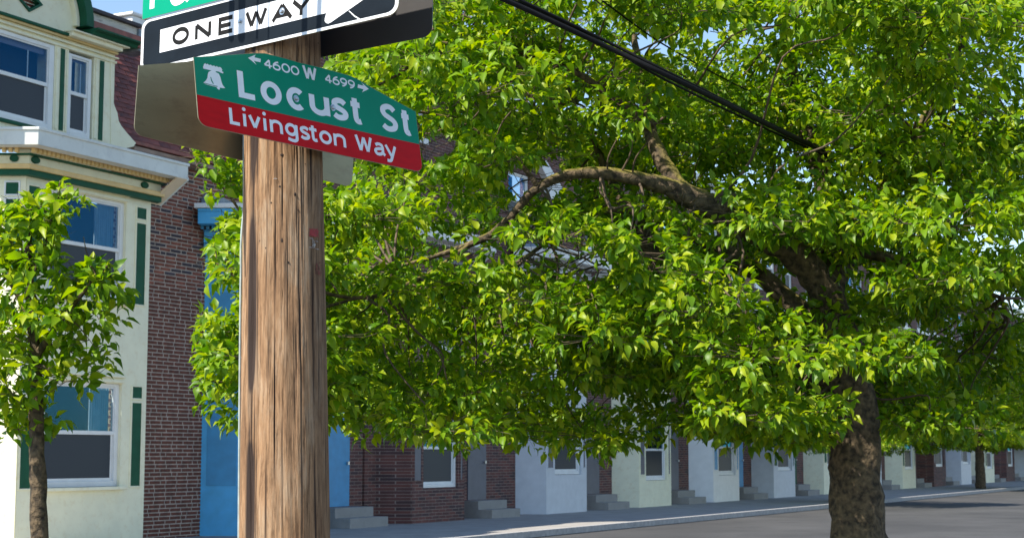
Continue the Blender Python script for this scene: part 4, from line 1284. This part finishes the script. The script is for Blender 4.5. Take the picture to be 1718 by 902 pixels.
# ---- ONE WAY sign on the far side, seen from behind
pk = AX - nB * (RP + 0.010)
kBR = on_plane(725.5, 60.5, pk, nB); kd = (wBR - wBL)
kBL = on_plane(330, 136.5, pk, nB)
kup = (wTL - wBL)
KW = Sheet(kBL, kBR, kBL + kup, kBR + kup, -nB)
ko = kBL.lerp(kBR, 0.5)
S4 = empty('one_way_sign', 'dark grey back of a sign sticking out right of the pole', 'sign', ko)
L4 = rel(KW, ko)
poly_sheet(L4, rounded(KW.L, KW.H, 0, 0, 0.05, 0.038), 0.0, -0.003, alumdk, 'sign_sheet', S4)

# ---- street sign above ONE WAY
pg = AX + nB * (RP + 0.016)
gBL = on_plane(238.6, 33.4, pg, nB); gx = on_plane(368.6, 0.3, pg, nB)
ge = (gx - gBL).normalized(); gBR = gBL + ge * (OW.L * 0.97)
gup = (wTL - wBL).normalized() * 0.27
GS = Sheet(gBL, gBR, gBL + gup, gBR + gup, nB)
go = gBL.lerp(gBR, 0.5)
S5 = empty('street_name_sign', 'sunlit green street sign cut off at the top of the photo, above ONE WAY', 'sign', go)
L5 = rel(GS, go)
poly_sheet(L5, rounded(GS.L, GS.H, 0, 0, 0.004, 0.004), 0.0, -0.003, alum, 'sign_sheet', S5)
poly_sheet(L5, rounded(GS.L, GS.H, 0.0012, 0.0012, 0.004, 0.004), 0.0005, None, s_green2, 'green_field', S5)
write(L5, 'lettering', 'Fa', [(251.2,279),(285,318.5)], ((251.5,20.5),(318,4.0)), (254,-38), 0.16, s_white, S5, 0.0012, 1.25)

# ---- drip loops of the overhead lines, above the frame; they throw the upright shadows on ONE WAY
for k, (x, rr0, dd) in enumerate(((389, 0.016, 0.55), (406, 0.020, 0.62), (432, 0.006, 0.5), (451, 0.004, 0.58), (511, 0.015, 0.6), (535, 0.013, 0.66))):
    P = on_plane(x, 40, pw, nB) + Vector((to_sun.x, to_sun.y, to_sun.z)) * (dd / math.cos(SUN_EL)) - POLE_O
    lp_ = [P + Vector((0,0,-0.06)), P + Vector((0.003*k,0.004,0.25)), P + Vector((-0.004,0.0,0.7)), P + Vector((0.02,0.05,1.3)), P + Vector((0.3,0.2,2.0))]
    m = MB(); m.tube(catmull(lp_, 6), rr0, 8); m.build('cable_loop', rubber, POLE, smooth=True)

# ------------------------------------------------------------------ overhead lines
def cable(pxs, r, label, name='overhead_cable', n_str=1):
    P = catmull([at(x, y, Y) for x, y, Y in pxs], 10)
    o0 = P[0].copy()
    m = MB(); m.tube([p - o0 for p in P], r, 8)
    o = m.build(name, rubber, None, smooth=True); o.location = o0
    o['label'] = label; o['category'] = 'cable'; o['group'] = 'overhead cables'
cable([(560,-115,9.0),(700,-60,9.4),(840,-3,9.6),(1010,75,9.9),(1180,156,10.25),(1400,262,12.5),(1700,390,16.0)], 0.0165, 'thickest black overhead cable crossing the leaves, lowest of the bundle')
cable([(560,-124,9.03),(700,-69,9.43),(838,-15,9.63),(1010,66,9.93),(1180,151,10.28),(1400,259,12.53),(1700,388,16.03)], 0.010, 'black overhead cable lying on top of the thick one')
cable([(560,-100,9.1),(700,-52,9.5),(870,5,9.7),(1010,72,9.95),(1130,141,10.2),(1400,268,12.6),(1700,395,16.1)], 0.008, 'thin black cable hanging just under the overhead bundle')
cable([(900,-75,10.0),(1008,0,10.5),(1068,44,11.0),(1122,80,11.5),(1250,150,12.5),(1500,270,15)], 0.006, 'single thin black wire above the cable bundle at the upper right')

# ------------------------------------------------------------------ trees
def leaf_template(fold, curl):
    mid = [(0,0,0),(0.20,0,0.02),(0.48,0,0.02),(0.78,0,-curl*0.45),(1.0,0,-curl)]
    hw = [0,0.20,0.275,0.135,0]
    v = list(mid)
    for sg in (1, -1):
        for i in range(1, 4):
            x, _, z = mid[i]
            v.append((x - 0.03, sg*hw[i], z + fold*hw[i] + 0.012*math.sin(i*2.1+sg)))
    f = []
    for b, flip in ((5, False), (8, True)):
        q = [(0,1,b), (1,2,b+1,b), (2,3,b+2,b+1), (3,4,b+2)]
        f += [t[::-1] if flip else t for t in q]
    return np.array(v), f
LT = [leaf_template(0.55, 0.16), leaf_template(0.32, 0.30), leaf_template(0.75, 0.06), leaf_template(0.45, 0.42)]
LEAF_ME = []
for v, f in LT:
    me = bpy.data.meshes.new('leaf'); me.from_pydata([tuple(p) for p in v], [], f); me.materials.append(leafm)
    me.polygons.foreach_set('use_smooth', [True]*len(me.polygons)); LEAF_ME.append(me)

def unit(a): return a / (np.linalg.norm(a, axis=-1, keepdims=True) + 1e-9)

class Foliage:
    def __init__(s):
        s.pos, s.x, s.n, s.len, s.wid, s.kind = [], [], [], [], [], []
    def spray(s, p, d, length, nl, size, droop=0.75):
        """leafy shoot: leaves spiral round a short twig and hang from it"""
        p = np.array(p); d = unit(np.array(d))
        a = unit(np.cross(d, [0.13, 0.21, 1.0])); b = np.cross(d, a)
        for i in range(nl):
            t = (i + 0.6) / nl
            th = 2.4 * i + rng.uniform(-.5, .5)
            rad = a*math.cos(th) + b*math.sin(th)
            q = p + d*length*t + rad*0.012
            x = rad*(0.95 - 0.45*t) + d*(0.25 + 0.75*t) + np.array([0, 0, -droop*rng.uniform(-0.15, 1.1)]) + rng.normal(0, .30, 3)
            x = unit(x)
            upv = np.array([-0.15, -0.15, 1.0]) + rng.normal(0, .48, 3)
            n = upv - x*np.dot(upv, x); n = unit(n)
            L = size * rng.uniform(0.55, 1.3) * (1 - 0.25*max(0, t-0.75)*4*0.6)
            s.pos.append(q + x*0.022); s.x.append(x); s.n.append(n); s.len.append(L); s.wid.append(L*rng.uniform(.85, 1.1)); s.kind.append(rng.integers(0, 4))
    def arrays(s):
        s.pos, s.x, s.n = np.array(s.pos), np.array(s.x), np.array(s.n)
        s.len, s.wid, s.kind = np.array(s.len), np.array(s.wid), np.array(s.kind)
    def keep(s, m):
        for k in ('pos','x','n','len','wid','kind'): setattr(s, k, getattr(s, k)[m])

def np_proj(P):
    q = P - np.array(EYE)
    z = q @ np.array(FWD)
    return CX + F*(q @ np.array(RGT))/z, CY - F*(q @ np.array(UPV))/z, z

def build_leaves(fol, root, origin, nparts=300):
    P = fol.pos - np.array(origin)
    Y = np.cross(fol.n, fol.x)
    px, py, dep = np_proj(fol.pos)
    inside = (px > 5) & (px < 1195) & (py > 5) & (py < 474)
    score = np.where(inside, fol.len / dep, 0)
    front = np.argsort(-score)[:nparts]
    isp = np.zeros(len(P), bool); isp[front] = True
    isp &= inside
    for i in np.where(isp)[0]:
        o = bpy.data.objects.new('leaf', LEAF_ME[fol.kind[i]])
        M = Matrix.Identity(4)
        for r in range(3):
            M[r][0] = fol.x[i][r]*fol.len[i]; M[r][1] = Y[i][r]*fol.wid[i]; M[r][2] = fol.n[i][r]*fol.len[i]; M[r][3] = P[i][r]
        link(o, root); o.matrix_local = M
    allv, lt, ls, base = [], [], [], 0
    for k in range(4):
        idx = np.where((fol.kind == k) & ~isp)[0]
        v, f = LT[k]
        V = P[idx][:, None, :] + fol.x[idx][:, None, :]*(v[None, :, 0:1]*fol.len[idx][:, None, None]) + Y[idx][:, None, :]*(v[None, :, 1:2]*fol.wid[idx][:, None, None]) + fol.n[idx][:, None, :]*(v[None, :, 2:3]*fol.len[idx][:, None, None])
        nv = len(v)
        flat = np.concatenate([np.array(t) for t in f]); tot = np.array([len(t) for t in f])
        loops = (flat[None, :] + (np.arange(len(idx))*nv)[:, None] + base).ravel()
        allv.append(V.reshape(-1, 3)); lt.append(loops); ls.append(np.tile(tot, len(idx)))
        base += nv*len(idx)
    V = np.concatenate(allv); loops = np.concatenate(lt); tot = np.concatenate(ls)
    me = bpy.data.meshes.new('crown')
    me.vertices.add(len(V)); me.vertices.foreach_set('co', V.ravel())
    me.loops.add(len(loops)); me.loops.foreach_set('vertex_index', loops.astype(np.int32))
    me.polygons.add(len(tot)); start = np.concatenate([[0], np.cumsum(tot)[:-1]])
    me.polygons.foreach_set('loop_start', start.astype(np.int32)); me.polygons.foreach_set('loop_total', tot.astype(np.int32))
    me.polygons.foreach_set('use_smooth', np.ones(len(tot), bool))
    me.materials.append(leafm); me.update(); me.validate()
    o = link(bpy.data.objects.new('crown', me), root); o['kind'] = 'stuff'
    print('leaves', len(P))
    return o

def limb_mesh(pts, rads, origin, sides=14, rough=0.10):
    P = catmull(pts, 7)
    n = len(pts); R_ = []
    for i in range(n-1):
        for k in range(7): R_.append(rads[i] + (rads[i+1]-rads[i])*k/7)
    R_.append(rads[-1])
    m = MB(); m.tube([p - origin for p in P], R_, sides)
    m.v = [tuple(Vector(v) + Vector((noise.noise(Vector(v)*9), noise.noise(Vector(v)*9+Vector((7,0,0))), noise.noise(Vector(v)*9+Vector((0,9,0)))))*rough*max(0.02, R_[min(i//sides, len(R_)-1)])) for i, v in enumerate(m.v)]
    return m, P

def inpoly(x, y, poly):
    c = False; j = len(poly)-1
    for i in range(len(poly)):
        xi, yi = poly[i]; xj, yj = poly[j]
        if (yi > y) != (yj > y) and x < (xj-xi)*(y-yi)/(yj-yi)+xi: c = not c
        j = i
    return c

# ---- big street tree on the right
TRK = at(1440, 764, 12.2); TRK.z = 0
TREE = empty('street_tree', 'large pear tree with mossy limbs filling the right side', 'tree', TRK)
limbs_px = [
    ('trunk', [(1442,1150,12.2,104),(1440,960,12.2,92),(1436,780,12.2,84),(1424,630,12.2,76),(1390,520,12.2,66)]),
    ('limb', [(1424,600,12.2,60),(1375,470,12.1,54),(1290,400,11.9,48),(1200,352,11.7,44),(1130,318,11.6,34),(1060,298,11.5,24),(990,290,11.4,19),(940,297,11.4,17),(905,314,11.4,15.5),(880,336,11.45,14),(850,371,11.5,14.5),(820,395,11.6,13),(785,411,11.7,11),(735,428,11.9,8),(660,450,12.1,5)]),
    ('limb', [(1160,334,11.65,30),(1120,285,11.75,28),(1095,232,11.9,24),(1083,170,12.1,17),(1070,100,12.3,13),(1058,30,12.4,9),(1040,-70,12.5,6)]),
    ('limb', [(1418,640,12.3,54),(1330,600,12.5,48),(1200,560,12.8,44),(1132,500,12.9,40),(1100,440,12.9,36),(1066,378,12.9,28),(1040,330,12.9,18),(1000,250,12.9,11),(960,170,12.9,7)]),
    ('limb', [(1390,560,12.4,36),(1260,450,12.6,30),(1160,390,12.7,24),(1115,368,12.75,20),(1072,354,12.7,15),(1010,358,12.6,11),(950,382,12.5,9),(900,418,12.4,7.5),(850,462,12.3,5)]),
    ('limb', [(1392,540,12.2,50),(1400,420,12.4,42),(1380,300,12.6,34),(1340,180,12.8,26),(1320,60,12.9,18),(1300,-80,13,10)]),
    ('limb', [(1398,480,12.3,34),(1460,360,12.4,28),(1530,240,12.5,22),(1590,120,12.6,14),(1640,10,12.6,8)]),
    ('limb', [(1090,215,11.9,16),(1010,150,11.8,13),(930,105,11.7,10),(830,85,11.6,8),(740,72,11.5,6),(690,70,11.4,4)]),
    ('limb', [(940,110,11.7,8),(850,110,11.6,7),(735,72,11.5,5),(690,110,11.4,5.5),(640,140,11.3,4.5),(590,160,11.2,3.5)]),
    ('limb', [(905,316,11.4,10),(860,260,11.3,8),(790,215,11.2,6),(720,190,11.1,5),(640,190,11,3.5)]),
    ('limb', [(790,410,11.7,9),(700,470,11.5,8),(600,500,11.2,7),(500,470,10.9,6),(430,400,10.7,5),(380,320,10.6,4),(330,280,10.5,3)]),
    ('limb', [(600,500,11.2,6),(500,520,10.9,5.5),(420,480,10.7,4.5),(360,440,10.6,3)]),
    ('limb', [(1380,420,12.3,24),(1480,430,12.2,18),(1580,460,12.1,12),(1680,500,12,7)]),
]
LIMB_PTS = []
for nm, L_ in limbs_px:
    pts = [at(x, y, Y) for x, y, Y, w in L_]; rads = [w/2/F*Y for x, y, Y, w in L_]
    m, P = limb_mesh(pts, rads, TRK, 16 if L_[0][3] > 20 else 9, 0.28)
    m.build(nm, bark, TREE, smooth=True)
    if nm == 'limb': LIMB_PTS += P
LIMB_NP = np.array([tuple(p) for p in LIMB_PTS])
outline = [(345,290),(365,300),(355,400),(372,440),(355,540),(385,650),(500,720),(700,745),(980,740),(1180,730),(1350,720),(1560,740),(1760,690),(1760,-60),(610,-60),(570,40),(600,110),(560,170),(560,300),(470,330),(400,285)]
gaps = [(735,250,32,25,1),(716,238,14,10,1),(868,304,28,22,1),(922,298,24,34,1),(1080,78,30,18,1),(1122,82,14,9,.9),(1150,122,17,8,.95),(1183,62,12,10,.9),(900,424,58,15,.95),(985,446,46,26,.95),(962,404,26,18,.9),(372,352,40,13,.97),(352,385,16,26,1),(385,430,16,30,.7),(300,300,28,60,1),(310,440,42,60,1),(560,380,10,12,.8),(880,455,24,14,.7),(845,405,16,8,.8),(610,372,26,12,.7),(590,440,14,16,.7),(830,330,12,14,.6)]
mind = random.Random(3)
clumps = [(at(x, y, Y), r) for x, y, Y, r in ((318,250,10.5,.05),(340,262,10.5,.11),(378,262,10.6,.14),(366,296,10.6,.13),(396,300,10.7,.14),(380,322,10.6,.11),(362,405,10.6,.13),(388,395,10.7,.13),(362,440,10.6,.13),(394,445,10.7,.14),(350,470,10.6,.12),
    (1075,165,11.2,.2),(1098,185,11.2,.18),(1060,205,11.1,.2),(1085,135,11.3,.18),(1100,112,11.4,.16),(1060,120,11.3,.16),(1075,30,11.5,.2))]
tries = 0
while len(clumps) < 450 and tries < 60000:
    tries += 1
    x, y = mind.uniform(330, 1760), mind.uniform(-70, 750)
    if not inpoly(x, y, outline): continue
    if x < 560: Y = mind.uniform(10.3, 11.6)
    else: Y = mind.uniform(10.5, 15.2)
    P = at(x, y, Y)
    if Y < 12.5 and noise.noise(P*1.25 + Vector((3.1, 0, 7.7))) < -0.02 and x > 540: continue
    if min([((P - c).length) for c, _ in clumps] or [9]) < (0.34 if len(clumps) < 170 else 0.25): continue
    clumps.append((P, mind.uniform(0.24, 0.40)))
print('clumps', len(clumps))
BND_Y, BND_X = [0, 232, 240, 262, 275, 330, 350, 372, 390, 478, 560], [340, 330, 285, 290, 338, 345, 372, 376, 345, 338, 330]
fol = Foliage()
tw = MB(); br = MB()
for c, r in clumps:
    # a branch from the nearest limb
    d2 = ((LIMB_NP - np.array(c))**2).sum(1); q = Vector(LIMB_NP[int(np.argmin(d2))])
    L_ = (c - q).length
    cp_ = proj(c)
    if L_ > 0.06 and not (cp_[0] < 470 and 330 < cp_[1] < 400):
        wob = lambda k: Vector((mind.uniform(-1,1), mind.uniform(-1,1), mind.uniform(-.5,1))) * (k * min(L_, 1.2))
        pts = catmull([q, q.lerp(c, 0.28) + wob(.10), q.lerp(c, 0.6) + wob(.16), q.lerp(c, 0.85) + wob(.07), c], 4)
        br.tube([p - TRK for p in pts], [0.003 + 0.009*min(1, L_)*(1-i/len(pts))**1.3 for i in range(len(pts))], 6)
    ns_ = max(5, int((30 if c.y < 12.8 else 22) * (r/0.32)**2))
    for k in range(ns_):
        v = rng.normal(0, 1, 3); v = v/np.linalg.norm(v) * (rng.random()**0.45) * np.array([1.4, 1.4, 0.34]) * r
        p = np.array(c) + v
        d = v*np.array([1,1,0.6])/r + np.array([0, -0.15, 0.28]) + rng.normal(0, .35, 3)
        st = np.array(c) + v*0.35
        ln = rng.uniform(0.09, 0.20)
        fol.spray(p, d, ln, int(rng.integers(9, 15)), 0.085)
        tpx = proj(Vector(p)); bnd = float(np.interp(tpx[1], BND_Y, BND_X)) + 8
        if k % 2 == 0 and tpx[0] > bnd:
            e = p + unit(d)*ln
            tw.tube([Vector(st) - TRK, Vector(p) - TRK, Vector(e) - TRK], [0.0035, 0.0028, 0.0012], 4, caps=False)
fol.arrays()
px, py, dep = np_proj(fol.pos)
keep = px > np.interp(py, BND_Y, BND_X)
# light reaches the big limb through an opening towards the sun
ts = np.array(to_sun)
for q in LIMB_NP[::2]:
    qx, qy, qd = np_proj(q[None, :])
    if not (780 < qx[0] < 1210 and 280 < qy[0] < 420 and qd[0] < 12.0): continue
    dlt = fol.pos - q; al = dlt @ ts
    dist = np.linalg.norm(dlt - al[:, None]*ts, axis=1)
    keep &= ~((al > 0) & (al < 2.5) & (dist < 0.10) & (rng.random(len(px)) < 0.55))
for gx_, gy_, rx, ry, pr_ in gaps:
    m = ((px-gx_)/(rx*1.12))**2 + ((py-gy_+3)/(ry*1.12))**2 < 1
    keep &= ~(m & (rng.random(len(px)) < pr_))
# the sun reaches the big limb: few leaves hang in front of it
vis = [(1200,352,24),(1160,334,24),(1120,308,20),(1060,298,17),(1020,292,15),(990,290,14),(960,292,13),(935,299,13),(905,314,11),(845,376,9),(820,395,9),(800,405,8),(1095,240,14),(1110,265,14),(1090,420,17),(1075,390,15),(1105,450,16)]
path = [(1205,354,26),(1160,334,26),(1120,310,22),(1060,298,20),(990,289,18),(940,296,17),(905,314,15),(880,336,12),(850,371,11),(820,395,11),(785,411,10)]
path2 = [(1120,285,15),(1095,232,15)]
path3 = [(1105,455,18),(1085,415,17),(1064,376,15)]
path4 = [(835,0,17),(1010,75,17),(1170,150,17)]
for pth in (path, path2, path3, path4):
    for i in range(len(pth)-1):
        for k in range(9):
            f_ = k/9
            vx, vy, vr = [pth[i][j] + (pth[i+1][j]-pth[i][j])*f_ for j in range(3)]
            m = ((px-vx)**2 + ((py-vy+5)/1.2)**2 < vr*vr) & (dep < (13.0 if pth is not path4 else 10.8))
            keep &= ~(m & (rng.random(len(px)) < (0.6 if pth is path4 else 0.42)))
fol.keep(keep)
build_leaves(fol, TREE, TRK)
b_ = br.build('branch', twigm, TREE, smooth=True); b_['kind'] = 'stuff'
t_ = tw.build('twig', twigm, TREE); t_['kind'] = 'stuff'

# ---- small tree at the lower left
LT0 = at(62, 764, 11.0); LT0.z = 0
SMALL = empty('young_tree', 'young pear tree with drooping leaves in front of the bay window', 'tree', LT0)
tl_px = [
    ('trunk', [(70,1210,11,34),(66,900,11,30),(62,740,11,26),(58,600,11,22),(52,500,11,17),(48,430,11,12),(50,380,11,8),(58,350,11,5)]),
    ('limb', [(58,600,11,14),(100,540,10.9,10),(140,490,10.8,7),(165,462,10.8,5),(180,445,10.8,3)]),
    ('limb', [(50,470,11,8),(72,420,10.95,6),(88,370,10.9,4.5),(98,330,10.9,3),(101,303,10.9,1.6)]),
    ('limb', [(54,540,11,9),(20,480,11,7),(-10,430,11,5),(-20,380,11,3)]),
    ('limb', [(165,470,10.8,3.5),(152,440,10.8,3),(145,420,10.8,2.2),(140,398,10.8,1.4)]),
]
SP = []
for nm, L_ in tl_px:
    pts = [at(x, y, Y) for x, y, Y, w in L_]; rads = [w/2/F*Y for x, y, Y, w in L_]
    m, P = limb_mesh(pts, rads, LT0, 9, 0.2); m.build(nm, bark, SMALL, smooth=True)
    SP += P
SPN = np.array([tuple(p) for p in SP])
cl = [(18,350,.14),(45,352,.13),(72,345,.13),(95,335,.11),(108,345,.09),(25,385,.15),(60,378,.15),(84,372,.12),(15,420,.13),(45,415,.14),(66,405,.12),(75,425,.10),(88,395,.10),(60,445,.12),(85,438,.11),(20,462,.15),(50,475,.14),(85,470,.10),(105,435,.06),(-15,370,.16),(-15,450,.16),
      (135,462,.10),(160,450,.12),(185,460,.11),(198,475,.08),(150,478,.12),(172,485,.13),(140,505,.14),
      (20,660,.17),(70,690,.15),(110,640,.15),(160,620,.13),(30,720,.13),(-10,690,.15),(20,520,.18),(70,520,.16),(110,530,.16),(160,525,.15),(-10,560,.18),(40,575,.17),(95,580,.16),(150,570,.12),(20,620,.15),(80,620,.14)]
fol = Foliage(); tw = MB(); br = MB()
for x, y, r in cl:
    c = at(x, y, 11.0 + mind.uniform(-.25, .3))
    d2 = ((SPN - np.array(c))**2).sum(1); q = Vector(SPN[int(np.argmin(d2))])
    br.tube([p - LT0 for p in catmull([q, q.lerp(c, .5) + Vector((0,0,.03)), c], 3)], [0.006,0.0055,0.005,0.0045,0.004,0.0035,0.003], 6)
    for k in range(max(5, int(430*r*r))):
        v = rng.normal(0, 1, 3); v = v/np.linalg.norm(v)*(rng.random()**0.5)*np.array([1.0,1.1,0.75])*r
        p = np.array(c) + v; d = v/r + np.array([0,-.1,.35]) + rng.normal(0,.3,3)
        ln = rng.uniform(.06,.13)
        fol.spray(p, d, ln, int(rng.integers(5,9)), 0.100, droop=0.95)
        if k % 2 == 0: tw.tube([Vector(c) - LT0, Vector(p) - LT0, Vector(p+unit(d)*ln) - LT0], [0.003,0.0025,0.001], 4, caps=False)
for (x, y, dx, dz) in ((100,312,.1,.9),(101,303,.25,.8),(118,335,.8,.25),(130,345,.9,.05)):
    P = at(x, y+6, 10.9); fol.spray(np.array(P), (dx,-.1,dz), 0.10, 7, 0.066, droop=.9)
fol.arrays()
px, py, dep = np_proj(fol.pos)
keep = px < np.interp(py, [290,300,330,345,362,400,424,430,440,455,478,520], [104,122,146,146,104,92,100,178,192,206,216,240])
keep &= py > np.interp(px, [-40,0,35,45,65,85,100,120,146], [350,346,336,330,328,320,296,318,335])
keep &= ~((px > 108) & (py < 436 + np.abs(px-160)*0.5) & (py > 364))
fol.keep(keep)
build_leaves(fol, SMALL, LT0)
b_ = br.build('branch', twigm, SMALL, smooth=True); b_['kind'] = 'stuff'
t_ = tw.build('twig', twigm, SMALL); t_['kind'] = 'stuff'

# ---- more trees of the same kind further down the street
def copy_tree(src, loc, rz, label, sc=1.0):
    c = src.copy(); C.objects.link(c); c.location = loc; c.rotation_euler = (0, 0, rz); c.scale = (sc, sc, sc); c['label'] = label; c['group'] = 'street trees along the kerb'
    for ch in src.children:
        if ch.name.startswith('leaf'): continue
        k = ch.copy(); C.objects.link(k); k.parent = c
    return c
TREE['group'] = 'street trees along the kerb'
copy_tree(TREE, row_point(37, 3.3), 2.4, 'street tree beyond the big mossy one, further along the kerb')
copy_tree(TREE, row_point(62, 3.3), 4.1, 'second street tree beyond the big mossy one', 1.1)
copy_tree(TREE, row_point(95, 3.0), 0.9, 'farthest street tree down the row', 1.2)
